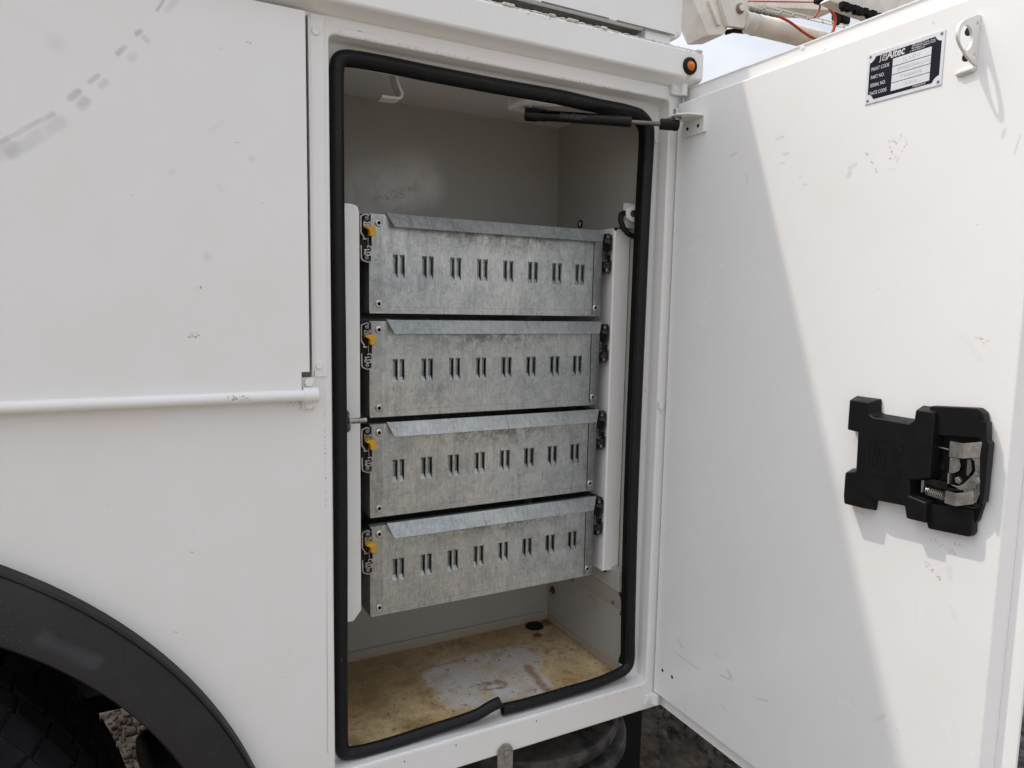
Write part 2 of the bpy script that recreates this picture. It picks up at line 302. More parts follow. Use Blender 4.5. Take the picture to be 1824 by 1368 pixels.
# stained compartment floor
def floor_mat():
    m, nt, bs = newmat('stained_floor_paint')
    w = wobble(nt, 14, .05); w2 = wobble(nt, 60, .012)
    n1 = noise(nt, 7, 6, .65, w); n2 = noise(nt, 24, 6, .7, w2)
    c = mixc(nt, remap(nt, n1, .36, .66), (.76, .59, .36), (.56, .39, .18))
    c = mixc(nt, remap(nt, n2, .46, .68, 0, .7), c, (.32, .20, .09)); c = mixc(nt, remap(nt, noise(nt, 13, 7, .75, w), .50, .66, 0, .5), c, (.25, .165, .08))
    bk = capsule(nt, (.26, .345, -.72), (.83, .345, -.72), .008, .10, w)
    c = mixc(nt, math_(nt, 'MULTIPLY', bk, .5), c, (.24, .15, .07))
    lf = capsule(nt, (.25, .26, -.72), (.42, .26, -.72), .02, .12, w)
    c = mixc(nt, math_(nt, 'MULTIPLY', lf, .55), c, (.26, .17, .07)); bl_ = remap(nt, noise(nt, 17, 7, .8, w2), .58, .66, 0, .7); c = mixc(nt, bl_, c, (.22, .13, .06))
    patch = capsule(nt, (.525, .20, -.72), (.64, .20, -.72), .055, .02, w2)
    patch2 = capsule(nt, (.50, .13, -.72), (.64, .11, -.72), .03, .02, w2)
    pm = math_(nt, 'MULTIPLY', math_(nt, 'MAXIMUM', patch, patch2), remap(nt, noise(nt, 22, 6, .75, w), .36, .60, .35, 1))
    c = mixc(nt, pm, c, (.70, .67, .63))
    ring = capsule(nt, (.555, .14, -.72), (.585, .135, -.72), .012, .006, w2); ring2 = capsule(nt, (.565, .135, -.72), (.575, .13, -.72), .004, .006, w2)
    rg = math_(nt, 'MULTIPLY', math_(nt, 'SUBTRACT', ring, ring2), remap(nt, n2, .35, .6, .3, .9))
    c = mixc(nt, rg, c, (.20, .11, .06))
    st = capsule(nt, (.665, .17, -.72), (.655, .07, -.72), .002, .012, w2)
    c = mixc(nt, math_(nt, 'MULTIPLY', st, .75), c, (.30, .17, .08))
    st = capsule(nt, (.47, .25, -.72), (.56, .255, -.72), .001, .01, w2)
    c = mixc(nt, math_(nt, 'MULTIPLY', st, .5), c, (.34, .20, .08))
    for a, b in (((.525, .22), (.50, .10)), ((.53, .24), (.545, .10)), ((.56, .25), (.62, .262)), ((.645, .24), (.662, .12)), ((.60, .05), (.70, .09))):
        c = mixc(nt, math_(nt, 'MULTIPLY', capsule(nt, (*a, -.72), (*b, -.72), .0008, .0012, w), .5), c, (.66, .64, .60))
    sp = remap(nt, noise(nt, 95, 3, .55), .63, .68); c = mixc(nt, math_(nt, 'MULTIPLY', sp, .6), c, (.14, .085, .045))
    sp = remap(nt, noise(nt, 240, 2, .5, w), .68, .71); c = mixc(nt, math_(nt, 'MULTIPLY', sp, .8), c, (.10, .06, .03))
    ru = capsule(nt, (.752, .282, -.72), (.753, .282, -.72), .007, .006, w2); c = mixc(nt, ru, c, (.17, .07, .03))
    ru = capsule(nt, (.815, .345, -.72), (.80, .33, -.72), .006, .02, w2); c = mixc(nt, ru, c, (.20, .09, .04))
    ru = capsule(nt, (.815, .33, -.72), (.815, .08, -.72), .001, .008, w2); c = mixc(nt, math_(nt, 'MULTIPLY', ru, .7), c, (.26, .13, .06))
    nt.links.new(c, bs.inputs['Base Color']); nt.links.new(math_(nt, 'MULTIPLY', remap(nt, n2, .3, .7, .24, .5), math_(nt, 'SUBTRACT', 1.0, math_(nt, 'MULTIPLY', pm, .55))), bs.inputs['Roughness'])
    bump(nt, n2, .25, .0015, bs); return m
M_floor = floor_mat()
def galv(name, side=False, k=1.0):
    m, nt, bs = newmat(name)
    p = POS(nt)
    vo = N(nt, 'ShaderNodeTexVoronoi'); vo.inputs['Scale'].default_value = 190; nt.links.new(wobble(nt, 80, .008), vo.inputs['Vector'])
    sp = N(nt, 'ShaderNodeSeparateColor'); nt.links.new(vo.outputs['Color'], sp.inputs[0])
    big = noise(nt, 6, 9, .78, None, .4); med = noise(nt, 24, 9, .82, None, .3); fine = noise(nt, 230, 4, .65)
    vert = noise(nt, 20, 5, .6, vmul(nt, p, (5.5, 1, .7)))
    grain = noise(nt, 60, 3, .6, vmul(nt, p, (14, 1, .8)))
    c = mixc(nt, sp.outputs[0], (.385, .418, .418), (.505, .535, .528))
    c = mixc(nt, remap(nt, big, .44, .58, 0, .75), c, (.60, .61, .585))
    c = mixc(nt, remap(nt, grain, .42, .66, 0, .55), c, (.29, .315, .32))
    c = mixc(nt, remap(nt, vert, .50, .72, 0, .55), c, (.29, .30, .30))
    c = mixc(nt, math_(nt, 'MULTIPLY', remap(nt, fine, .54, .64), remap(nt, med, .42, .58, 0, .55)), c, (.24, .235, .22))
    c = mixc(nt, remap(nt, noise(nt, 320, 2, .5), .70, .74, 0, .7), c, (.80, .80, .79))
    blot = math_(nt, 'MULTIPLY', remap(nt, med, .46, .62), remap(nt, noise(nt, 4.5, 3, .5), .48, .62))
    c = mixc(nt, math_(nt, 'MULTIPLY', blot, .38), c, (.25, .245, .235))
    if not side:
        sx = N(nt, 'ShaderNodeTexCoord'); so_ = N(nt, 'ShaderNodeSeparateXYZ'); nt.links.new(sx.outputs['Object'], so_.inputs[0])
        smudge = math_(nt, 'MULTIPLY', remap(nt, so_.outputs['Z'], .018, .056), remap(nt, math_(nt, 'ABSOLUTE', math_(nt, 'SUBTRACT', so_.outputs['X'], -.0)), .05, .19, 1, 0))
        c = mixc(nt, math_(nt, 'MULTIPLY', math_(nt, 'MULTIPLY', smudge, remap(nt, noise(nt, 34, 9, .85, None, .5), .42, .58)), .85), c, (.15, .145, .13))
        fold = capsule(nt, V((-.19, -.085 + .085, -.066)), V((.2, 0, -.066)), .0003, .0005, sx.outputs['Object'])
        c = mixc(nt, math_(nt, 'MULTIPLY', fold, .35), c, (.2, .2, .2))
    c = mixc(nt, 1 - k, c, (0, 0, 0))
    nt.links.new(c, bs.inputs['Base Color']); bs.inputs['Metallic'].default_value = .93
    rg = math_(nt, 'ADD', remap(nt, med, .3, .7, .27, .42), math_(nt, 'MULTIPLY', sp.outputs[1], .08))
    nt.links.new(rg, bs.inputs['Roughness'])
    b = bump(nt, noise(nt, 5, 2, .5), .3, .004, bs); b = bump(nt, sp.outputs[2], .10, .0006, bs, b); bump(nt, fine, .22, .0006, bs, b)
    return m
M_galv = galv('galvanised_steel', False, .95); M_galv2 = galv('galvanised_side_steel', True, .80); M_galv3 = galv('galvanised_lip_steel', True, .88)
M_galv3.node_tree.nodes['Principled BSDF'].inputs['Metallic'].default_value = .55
def rubber_mat():
    m, nt, bs = newmat('black_seal_rubber')
    sp = remap(nt, noise(nt, 330, 2, .5), .735, .76)
    c = mixc(nt, math_(nt, 'MULTIPLY', sp, .5), (.007, .007, .008), (.3, .29, .27))
    c = mixc(nt, remap(nt, noise(nt, 22, 5, .7), .5, .8, 0, .5), c, (.018, .017, .016))
    nt.links.new(c, bs.inputs['Base Color']); nt.links.new(remap(nt, noise(nt, 40, 4), .3, .7, .34, .5), bs.inputs['Roughness'])
    bs.inputs['Specular IOR Level'].default_value = .25; bump(nt, noise(nt, 500, 2), .1, .0005, bs); return m
M_seal = rubber_mat()
M_black = simple('black_plastic', (.008, .008, .009), .40, 0, .2, 40, .12, bscale=900)
M_gloss = simple('gloss_black_steel', (.004, .004, .005), .12, 0, .2, 40); M_gloss.node_tree.nodes['Principled BSDF'].inputs['Specular IOR Level'].default_value = .32
M_daylight = simple('daylight_white', (.9, .9, .9), .3)
M_dark = simple('dark_void', (.006, .006, .006), .9)
M_slide = simple('oiled_black_steel', (.02, .02, .02), .4, .4, .4, 60)
M_steel = simple('zinc_steel', (.46, .445, .415), .30, .85, .35, 70, .12)
M_steel2 = simple('worn_bright_steel', (.66, .64, .61), .30, .9, .3, 90, .1)
M_rust = simple('rusty_steel', (.13, .065, .035), .75, .2, .5, 150, .4)
M_yellow = simple('yellow_plastic', (.62, .34, .012), .42, 0, .22, 90)
M_amber = simple('amber_lens', (.75, .20, .01), .15, 0, .25, 300)
M_red = simple('orange_red_hose', (.50, .065, .02), .5, 0, .2, 60)
M_boom = simple('sun_faded_white_paint', (.80, .76, .68), .5, 0, .14, 14, .1)
M_gap = simple('gap_shade_brown_lip_paint', (.22, .195, .165), .7, 0, .35, 40)  # paints shade inside the gaps, and the brown toolbox lip
M_padm = simple('dusty_black_polymer', (.022, .021, .021), .6, 0, .3, 20, .3, col2=(.075, .068, .062))
M_under = simple('black_undercoat', (.008, .008, .008), .75, 0, .3, 30, .3)
def fender_mat():
    m, nt, bs = newmat('grey_black_fender_rubber')
    c = mixc(nt, remap(nt, noise(nt, 6, 5, .6), .35, .65), (.014, .0128, .013), (.022, .020, .020))
    d = math_(nt, 'MULTIPLY', remap(nt, noise(nt, 420, 3, .6), .56, .66), remap(nt, noise(nt, 8, 3), .45, .62))
    c = mixc(nt, math_(nt, 'MULTIPLY', d, .22), c, (.10, .11, .08))
    w = wobble(nt, 40, .006); F = lambda u, v: at(u, v, 1, -.035)
    for a, b, r, al in (((74, 1136), (165, 1178), .015, .6), ((203, 1208), (208, 1198), .010, .55), ((238, 1228), (246, 1236), .012, .3), ((266, 1244), (268, 1246), .008, .3), ((27, 1132), (40, 1117), .004, .5), ((285, 1275), (295, 1283), .008, .25), ((313, 1304), (320, 1296), .004, .4)):
        c = mixc(nt, math_(nt, 'MULTIPLY', capsule(nt, F(*a), F(*b), r * .6, r * .45, w), al), c, (.050, .048, .056))
    c = mixc(nt, math_(nt, 'MULTIPLY', capsule(nt, F(328, 1282), F(333, 1286), .0012, .001, w), .9), c, (.5, .5, .5))
    nt.links.new(c, bs.inputs['Base Color']); bs.inputs['Roughness'].default_value = .62; bs.inputs['Specular IOR Level'].default_value = .35
    bump(nt, noise(nt, 350, 3, .6), .15, .0008, bs); return m
M_fend = fender_mat()
M_tyre = simple('tyre_rubber', (.008, .0085, .010), .8, 0, .3, 12, .25, col2=(.016, .017, .018), bscale=60)

# ================================================================ GROUND
def ground_mat():
    m, nt, bs = newmat('brown_gravel_ground')
    vo = N(nt, 'ShaderNodeTexVoronoi'); vo.inputs['Scale'].default_value = 26; nt.links.new(wobble(nt, 8, .05), vo.inputs['Vector'])
    n = noise(nt, 3, 8, .7); f = noise(nt, 60, 5, .7)
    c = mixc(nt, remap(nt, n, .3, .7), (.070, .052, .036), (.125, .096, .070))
    sp = N(nt, 'ShaderNodeSeparateColor'); nt.links.new(vo.outputs['Color'], sp.inputs[0])
    c = mixc(nt, math_(nt, 'MULTIPLY', sp.outputs[0], .6), c, (.17, .14, .11))
    c = mixc(nt, remap(nt, vo.outputs['Distance'], .5, .9, 0, .6), c, (.05, .04, .03))
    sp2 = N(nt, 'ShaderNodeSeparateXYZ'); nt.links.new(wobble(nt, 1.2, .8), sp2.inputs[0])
    c = mixc(nt, math_(nt, 'MULTIPLY', remap(nt, sp2.outputs['Y'], -.3, -1.0), .45), c, mixc(nt, remap(nt, f, .3, .7), (.34, .29, .235), (.48, .42, .35)))   # colour made paler out front to bounce light, darker near the truck for shade
    nt.links.new(c, bs.inputs['Base Color']); bs.inputs['Roughness'].default_value = .9
    b = bump(nt, vo.outputs['Distance'], -.8, .02, bs) if False else None
    iv = math_(nt, 'SUBTRACT', 1.0, vo.outputs['Distance']); b = bump(nt, iv, .7, .02, bs); bump(nt, f, .5, .006, bs, b)
    return m
GZ = -1.41
g = MB(); g.grid([[V((x, y, GZ + (0 if max(abs(x), abs(y)) > 6 else random.uniform(-.006, .006)))) for x in [-1500, -300, -60, -12] + [i * .25 for i in range(-16, 25)] + [12, 60, 300, 1500]] for y in [-1500, -300, -60, -12] + [i * .25 for i in range(-16, 25)] + [12, 60, 300, 1500]])
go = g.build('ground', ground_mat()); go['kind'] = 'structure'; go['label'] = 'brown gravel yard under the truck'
def stones():
    m, nt, bs = newmat('gravel_stone')
    oi = noise(nt, 11, 2); c = mixc(nt, remap(nt, oi, .35, .65), (.045, .034, .025), (.135, .108, .084))
    c = mixc(nt, remap(nt, noise(nt, 140, 4, .7), .4, .7, 0, .5), c, (.04, .032, .026)); nt.links.new(c, bs.inputs['Base Color']); bs.inputs['Roughness'].default_value = .85
    bump(nt, noise(nt, 150, 4, .7), .5, .003, bs)
    base = []
    for k in range(6):
        t = bmesh.new(); bmesh.ops.create_icosphere(t, subdivisions=2, radius=1)
        for v in t.verts: v.co *= 1 + random.uniform(-.16, .16)
        t.verts.index_update(); base.append(([v.co.copy() for v in t.verts], [[v.index for v in f.verts] for f in t.faces])); t.free()
    vs, fs = [], []
    def drop(x, y, s):
        b = random.choice(base); q = Euler([random.uniform(0, 6) for _ in range(3)]).to_matrix(); sc = V((random.uniform(.7, 1.3), random.uniform(.7, 1.2), random.uniform(.5, .9))) * s; o = len(vs)
        for c in b[0]: vs.append(q @ V((c.x * sc.x, c.y * sc.y, c.z * sc.z)) + V((x, y, GZ + s * .3)))
        fs.extend([[i + o for i in f] for f in b[1]])
    for _ in range(3600):
        s = .007 + .018 * random.random() ** 3
        drop(random.uniform(.9, 3.4), random.uniform(-.5, 1.9), s)
    for _ in range(3200):
        drop(random.uniform(-.45, .35), random.uniform(1.0, 2.6), .005 + .010 * random.random() ** 2)
    me = bpy.data.meshes.new('gravel'); me.from_pydata(vs, [], fs); me.materials.append(m)
    for p in me.polygons: p.use_smooth = True
    me.set_sharp_from_angle(angle=R(28))
    o = bpy.data.objects.new('gravel', me); C.objects.link(o); o['kind'] = 'stuff'; o['label'] = 'loose brown gravel stones on the ground'; o['category'] = 'gravel'
stones()

# ================================================================ TRUCK
truck = thing('utility_truck', 'white utility truck with its side compartment open and boom stowed above', 'truck', (0, .5, GZ))
X0, X1, Z0, Z1 = .2385, .830, -.708, .3635
BR, BL, ZB, ZT = .877, -2.2, -.763, .392
c1, R1 = (-.527, -.905), .694
c2, R2 = (-.432, -.835), .512
# --- body shell
b = MB()
def archz(x):
    d = .683 ** 2 - (x - c1[0]) ** 2
    return c1[1] + math.sqrt(max(d, 0))
xs = [BL, -1.3]; x = -1.19
while x < .135: xs.append(x); x += .012
xs += [.139, X0 - .01]
rows = []
for x in xs:
    zb = max(ZB, archz(x)) if abs(x - c1[0]) < .683 else ZB
    rows.append([V((x, 0, zb)), V((x, 0, ZT))])
b.grid(rows)
ox0, ox1, oz0, oz1 = X0 - .01, X1 + .01, Z0 - .01, Z1 + .01
b.quad((ox0, 0, oz1), (ox1, 0, oz1), (ox1, 0, ZT), (ox0, 0, ZT)); b.quad((ox0, 0, ZB + .003), (ox1, 0, ZB + .003), (ox1, 0, oz0), (ox0, 0, oz0))
b.quad((ox1, 0, ZB + .003), (BR - .003, 0, ZB + .003), (BR - .003, 0, ZT), (ox1, 0, ZT))
# folded lower and rear edges
fold = [(0, ZB + .003), (.0009, ZB + .0009), (.003, ZB), (.12, ZB)]
b.grid([[V((x, y, z)) for y, z in fold] for x in (.139, BR - .003)])
fe = [(BR - .003, 0), (BR - .0009, .0009), (BR, .003), (BR, .45)]
b.grid([[V((x, y, z)) for x, y in fe] for z in (ZB, ZT + .05)])
b.box(.139, BR - .001, .45, .452, ZB, ZT + .05); b.box(BL, .139, .45, .452, -.21, ZT + .05); b.quad((BL, .003, ZB + .004), (BR, .003, ZB + .004), (BR, .45, ZB + .004), (BL, .45, ZB + .004)) if False else b.box(.139, BR - .001, .12, .45, ZB, ZB + .002)
body = b.build('body_shell', M_face, truck)
# opening frame: rounded return and flange swept round the opening
def ring(o, y, r):
    x0, x1, z0, z1 = X0 - o, X1 + o, Z0 - max(o, 0), Z1 + o; pts = []
    for cx, cz, a0 in ((x1 - r, z1 - r, 0), (x0 + r, z1 - r, 90), (x0 + r, z0 + r, 180), (x1 - r, z0 + r, 270)):
        for k in range(7):
            a = R(a0 + k * 15); pts.append(V((cx + r * math.cos(a), y, cz + r * math.sin(a))))
    return pts
f = MB()
f.grid([ring(.0101, 0, 1e-5), ring(.004, 0, .012), ring(.0016, .0006, .010), ring(.0003, .002, .0085), ring(0, .004, .008), ring(0, .026, .008), ring(-.001, .029, .007), ring(-.004, .0305, .006), ring(-.023, .0305, .004), ring(-.024, .0315, .004), ring(-.024, .0505, .004)], closed=True)
f.build('opening_frame', M_rim, truck, ang=60)
# rail
r_ = MB(); prof = [(.05, .386), (.0, .3855), (-.006, .3875), (-.024, .3935), (-.029, .3955), (-.030, .399), (-.030, .437), (-.028, .4415), (-.022, .443), (.44, .443), (.44, .386)]
r_.prism([(BL, y, z) for y, z in prof], (BR - .0015 - BL, 0, 0), bev=.0025)
r_.build('top_rail', M_rail, truck)
ca = MB(); rn = random.Random(3); pts = []
for i in range(90):
    x = .42 + i * .0051; pts.append((x, -.024 + rn.uniform(-.0012, .0012), .4435 + rn.uniform(-.0004, .0012)))
ca.tube(pts, [rn.uniform(.0006, .0016) for _ in pts], 6)
for (u, v, l) in ((983, 28, .012), (1020, 38, .02), (1075, 50, .012), (905, 10, .02), (1245, 95, .012)):
    p = at(u, v, 1, -.027); ca.box(p.x - l / 2, p.x + l / 2, -.0305, -.022, .4405, .4455, bev=.002)
ca.build('sealant_bead', simple('cracked_white_sealant', (.70, .69, .66), .7, 0, .5, 130, .4, col2=(.48, .43, .37)), truck)
# box on top
tb = MB(); tb.box(BL, .862, .010, .44, .476, .807, bev=.010, seg=3)
tb.box(BL, .83, .022, .42, .4752, .4759, mat=1); tb.build('upper_toolbox', [M_white, M_gap], truck)  # thin dark plate paints the shade under the toolbox
tl = MB(); tl.box(BL, .842, .0075, .0105, .4755, .806)
for xa, xb in ((.30, .555), (.572, .700), (.716, .838)): tl.box(xa, xb, .0060, .0074, .4745, .4765, mat=1)
tl.build('upper_toolbox_door', [M_white, M_gap], truck)
sp = MB(); sp.box(.780, .835, .012, .07, .4432, .4758, bev=.001); sp.box(BL, .780, .30, .31, .4432, .4758, mat=1); sp.box(.835, .843, .03, .4, .4432, .4755, mat=1)  # brown backing pieces paint shade in the gap below the box
sp.build('box_spacer', [M_white, M_gap], truck)
# marker lamp
q = at(1228, 118, 1, -.03); ml = MB()
ml.lathe([(.0145, 0), (.0145, .002), (.0135, .0045), (.0105, .006), (.0088, .005), (.0085, .001), (0, .001)], q, (0, -1, 0), 32)
lamp = ml.build('marker_lamp', M_black, truck, 'small round amber lamp in black grommet')
ln = MB(); ln.lathe([(.0085, .001), (.0085, .004), (.0065, .0065), (.005, .006), (.0035, .0085), (.0015, .0095), (0, .0095)], q, (0, -1, 0), 28); ln.build('lens', M_amber, lamp)
# upper-left horizontal door with its hinge rod
hd = MB(); t_ = .012
sx1 = .2045
hd.prism([(BL, -.015, -.1225), (.1935, -.015, -.1225), (.1935, -.015, -.0945), (sx1, -.015, -.0945), (sx1, -.015, .3805), (BL, -.015, .3805)], (0, .011, 0), bev=.0012)
side_door = hd.build('side_door_panel', M_sheet, truck)
rd = MB(); rd.cyl((BL, -.0165, -.1265), (.196, -.0165, -.1265), .0078, n=24)
M_rod = paint('white_rod_paint', [('chip', at(410, 709, 1, -.024), at(444, 710, 1, -.024), .003, .001, DK, 1), ('chip', at(447, 698, 1, -.024), at(451, 700, 1, -.024), .0018, .0006, DK, 1)])
rd.build('hinge_rod', M_rod, side_door)
hb = MB(); x0, x1 = .195, .2135
hb.box(x0, x1, -.006, -.0005, -.148, -.1025, bev=.0015); hb.cyl((x0, -.015, -.1265), (x1 + .002, -.015, -.1265), .0108, n=24, bev=.002)
for z in (-.1095, -.141): hb.lathe([(.0068, 0), (.0068, .0020), (.0054, .0038), (.003, .0040), (0, .0032)], (.2045, -.006, z), (0, -1, 0), 20)
hb.build('rod_clamp', M_white, truck)
# trim strip with rivets
ts = MB(); ts.box(.2135, .2315, -.0025, -.0002, -.1025, .3835, bev=.0006); ts.prism([(.2088, -.0105, -.100), (.2145, -.0025, -.090), (.2145, -.0025, .374), (.2088, -.0105, .3795)], (0, .002, 0)); ts.prism([(.2088, -.0085, -.100), (.2088, -.0002, -.100), (.2088, -.0002, .3795), (.2088, -.0085, .3795)], (.0008, 0, 0))
for p in (at(562, 56, 1, -.002), at(569, 651, 1, -.002)): ts.lathe([(.0056, 0), (.0056, .0015), (.0045, .003), (.0022, .0028), (0, .0022)], p, (0, -1, 0), 18)
ts.build('edge_trim_strip', M_white, truck)
sg = MB(); sg.box(.1935, .2090, -.0012, -.0005, -.1225, .380); sg.build('gap_shade_strip', M_gap, truck)  # dark strip paints the shadow in the gap beside the door panel

# --- compartment interior
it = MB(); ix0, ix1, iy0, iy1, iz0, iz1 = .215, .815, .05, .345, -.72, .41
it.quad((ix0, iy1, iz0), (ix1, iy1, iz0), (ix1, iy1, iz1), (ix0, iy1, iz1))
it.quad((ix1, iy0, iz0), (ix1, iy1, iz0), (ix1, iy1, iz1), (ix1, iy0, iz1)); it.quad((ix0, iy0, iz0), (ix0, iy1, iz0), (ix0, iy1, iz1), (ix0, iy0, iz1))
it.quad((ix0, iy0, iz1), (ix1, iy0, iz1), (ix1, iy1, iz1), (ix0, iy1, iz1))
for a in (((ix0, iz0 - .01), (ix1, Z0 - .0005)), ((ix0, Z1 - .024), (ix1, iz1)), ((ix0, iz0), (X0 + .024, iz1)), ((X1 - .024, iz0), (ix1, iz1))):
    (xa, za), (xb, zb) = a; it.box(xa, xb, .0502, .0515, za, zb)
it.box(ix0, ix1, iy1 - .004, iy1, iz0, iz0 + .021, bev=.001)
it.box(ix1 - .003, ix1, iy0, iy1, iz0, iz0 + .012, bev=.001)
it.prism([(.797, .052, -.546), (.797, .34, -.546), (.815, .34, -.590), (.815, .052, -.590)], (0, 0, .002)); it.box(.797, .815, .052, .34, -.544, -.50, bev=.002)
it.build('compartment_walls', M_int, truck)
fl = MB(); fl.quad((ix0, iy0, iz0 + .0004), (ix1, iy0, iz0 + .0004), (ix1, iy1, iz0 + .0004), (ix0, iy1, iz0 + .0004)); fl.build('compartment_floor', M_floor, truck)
dr = MB(); dr.lathe([(.021, 0), (.020, .002), (.0165, .0035), (.014, .002), (.013, 0), (0, -.0002)], (.7674, .3204, iz0 + .0006), (0, 0, 1), 28)
dr.build('drain_grommet', M_black, truck)
for (u, v, m_) in ((1096, 1072, 1), (985, 1051, 0), (1020, 1029, 1)):
    bo = MB(); p = at(u, v, 0, .815); bo.lathe([(.009, 0), (.009, .0015), (.0055, .0018)], p, (-1, 0, 0), 20, mat=m_); bo.cyl(p, p + V((-.007, 0, 0)), .0045, n=6, mat=m_, bev=.0006); bo.build('wall_bolt', [M_rust, M_steel], truck)
# uprights carrying the drawers
for nm, x0, x1, xw in (('left', .240, .298, 0), ('right', .777, .8145, 1)):
    u = MB(); zt, zb_ = (.1485, -.504) if xw else (.150, -.502)
    if xw == 0:
        pl = [(x0, .07, zb_ - .004), (.286, .07, zb_ - .004), (.2985, .07, zb_ + .012), (.2985, .07, zt - .012), (.296, .07, zt - .003), (.288, .07, zt), (x0, .07, zt)]
        u.prism(pl, (0, .002, 0), bev=.0006); u.box(.2965, .2985, .072, .33, zb_ + .012, zt - .012)
    else:
        u.box(x0, x1, .078, .33, zb_ - .004, zt, bev=.0035, seg=3); u.box(x0 + .001, x0 + .0055, .0768, .082, zt - .0055, zt + .0004, mat=1, bev=.0015); u.box(.783, .812, .0772, .086, zt - .0012, zt + .0006, mat=1)
        u.box(x0 + .002, x0 + .009, .0773, .080, zb_ - .0045, zb_ - .0015, mat=1)
    u.build('drawer_upright', [M_white, M_dark], truck)
# hook under ceiling
hk = MB(); Y = .12
hp = [at(697, 118, 1, Y), at(704, 150, 1, Y), at(712.5, 170, 1, Y), at(711, 176, 1, Y), at(706, 178.5, 1, Y), at(676, 175, 1, Y)]
hk.tube(hp, 0, sec=[(-.0019, -.013), (.0019, -.013), (.0019, .013), (-.0019, .013)], up=(0, 1, 0)); hk.box(hp[0].x - .004, hp[0].x - .001, Y - .008, Y + .01, hp[0].z - .01, iz1)
hk.build('ceiling_hook', M_white, truck)
cb = MB()
for a, c_ in (((.4694, .318), (.4714, .245)), ((.5099, .306), (.5135, .245))):
    cb = MB(); cb.box(a[0] - .002, a[0] + .002, c_[1], a[1], .4075, .4098); cb.build('ceiling_slot', M_dark, truck)
cb = MB()
pq = at(776, 172, 1, .335); cb.lathe([(.004, 0), (.004, .008), (0, .009)], (pq.x, .335, .402), (0, -1, 0), 12)
cb.build('ceiling_bolt', M_white, truck)
# --- seal
sl = MB(); Y = .021
px = [(895, 1264), (940, 1253), (1000, 1235.5), (1050, 1221), (1085, 1207.5), (1105, 1198), (1117, 1188), (1122, 1172), (1122.3, 1140), (1123, 1092), (1126, 960), (1129, 860), (1133.5, 740), (1141, 560), (1146, 440), (1151, 340), (1155.5, 260), (1156, 232), (1152, 218), (1139, 204.5), (1122, 199), (1105, 194.5), (1080, 190), (1050, 183.5), (1000, 172), (940, 161.5), (880, 151), (820, 139.5), (760, 128), (700, 115.5), (660, 108), (635, 104), (617, 102), (605, 106), (600, 120), (599, 162), (600, 300), (602, 480), (605, 700), (607, 960), (607, 1180), (608, 1310), (609, 1332), (614, 1341), (626, 1341), (649, 1337), (700, 1323), (771, 1304), (820, 1287), (850, 1273), (873, 1259), (890, 1251)]
pts = [at(u, v, 1, Y if i < len(px) - 5 else Y - .006) for i, (u, v) in enumerate(px)]
pts[-4].y = Y - .002; pts[-5].y = Y
sec = []
for k in range(20):
    a = 6.2832 * k / 20; rr = 1 + .05 * math.cos(4 * a); sec.append((.0101 * rr * math.cos(a), .0098 * rr * math.sin(a)))
sl.tube(spline(pts, 3), 0, sec=sec, up=(0, -1, 0))
for e in (0, -1):      # hollow ends
    pp = pts[e]; d = (pts[0] - pts[1]).normalized() if e == 0 else (pts[-1] - pts[-2]).normalized()
    sl.cyl(pp + d * .0002, pp + d * .0006, .0066, n=20, mat=1)
# metal-core grip lip behind the bulb
grip = [p + V((0, .014, 0)) for (u, v), p in zip(px, pts) if not (v > 1190 and 612 < u < 1110)]
sl.tube(grip, 0, sec=[(-.0072, -.006), (-.0072, .006), (.0072, .006), (.0072, -.006)], up=(0, -1, 0), mat=1)
sl.build('door_seal', [M_seal, M_dark], truck, ang=60)
# wires, switch, pin
sw = MB(); nut = V((.811, .052, .172)); nut = at(1126, 381, 1, .057)
ax = V((-.15, -1, 0)).normalized(); qm = ax.to_track_quat('Z', 'Y')
sw.cyl(nut - ax * .016, nut, .0115, n=20, mat=0); sw.cyl(nut - ax * .001, nut + ax * .004, .0152, n=6, bev=.001)
sw.cyl(nut + ax * .004, nut + ax * .009, .006, n=14, mat=1); sw.cyl(nut + ax * .009, nut + ax * .017, .0036, n=10, mat=2)
sw.box(nut.x - .008, nut.x + .03, .068, .074, nut.z - .024, nut.z + .02)
switch = sw.build('door_switch', [M_white, M_rust, M_slide], truck)
cp = [nut + V((-.010, .010, .002)), nut + V((-.019, .008, -.002)), nut + V((-.021, .006, -.012)), nut + V((-.016, .004, -.026)), nut + V((-.006, .002, -.036)), nut + V((.006, .001, -.040)), nut + V((.02, .001, -.041))]
fine = []
for a_, b_ in zip(cp, cp[1:]): fine += [a_.lerp(b_, t / 4) for t in range(4)]
cw = MB(); cw.tube(fine, [.0048 + .0006 * (i % 2) for i in range(len(fine))], 10); cw.build('wire_loom', M_seal, switch)
gh = MB(); pg = at(1034, 399, 0, .8145); gh.lathe([(.0085, 0), (.008, .002), (.0055, .0025), (.005, .0005)], pg, (-1, 0, 0), 20); gh.lathe([(.005, .0006), (0, .001)], pg, (-1, 0, 0), 16, mat=1); gh.build('wall_grommet', [M_black, M_daylight], truck)  # white disc painted in for daylight through the hole
wi = MB(); wi.tube([at(1146, 268, 1, .04), at(1141, 278, 1, .04), at(1140, 288, 1, .04), at(1144, 297, 1, .04)], .0012, 6); wi.build('loose_wire', M_black, truck); wi = MB()
wi.tube([at(1116, 1096, 1, .045), at(1110, 1093, 1, .045), at(1105, 1090, 1, .045)], .0013, 6); wi.build('loose_wire', M_black, truck); wi = MB(); wi.tube([at(1116, 1098, 1, .045), at(1109, 1097, 1, .045), at(1104, 1094, 1, .045)], .0013, 6)
wi.build('loose_wire', M_black, truck)
pn = MB(); pz = at(640, 749, 1, .045).z
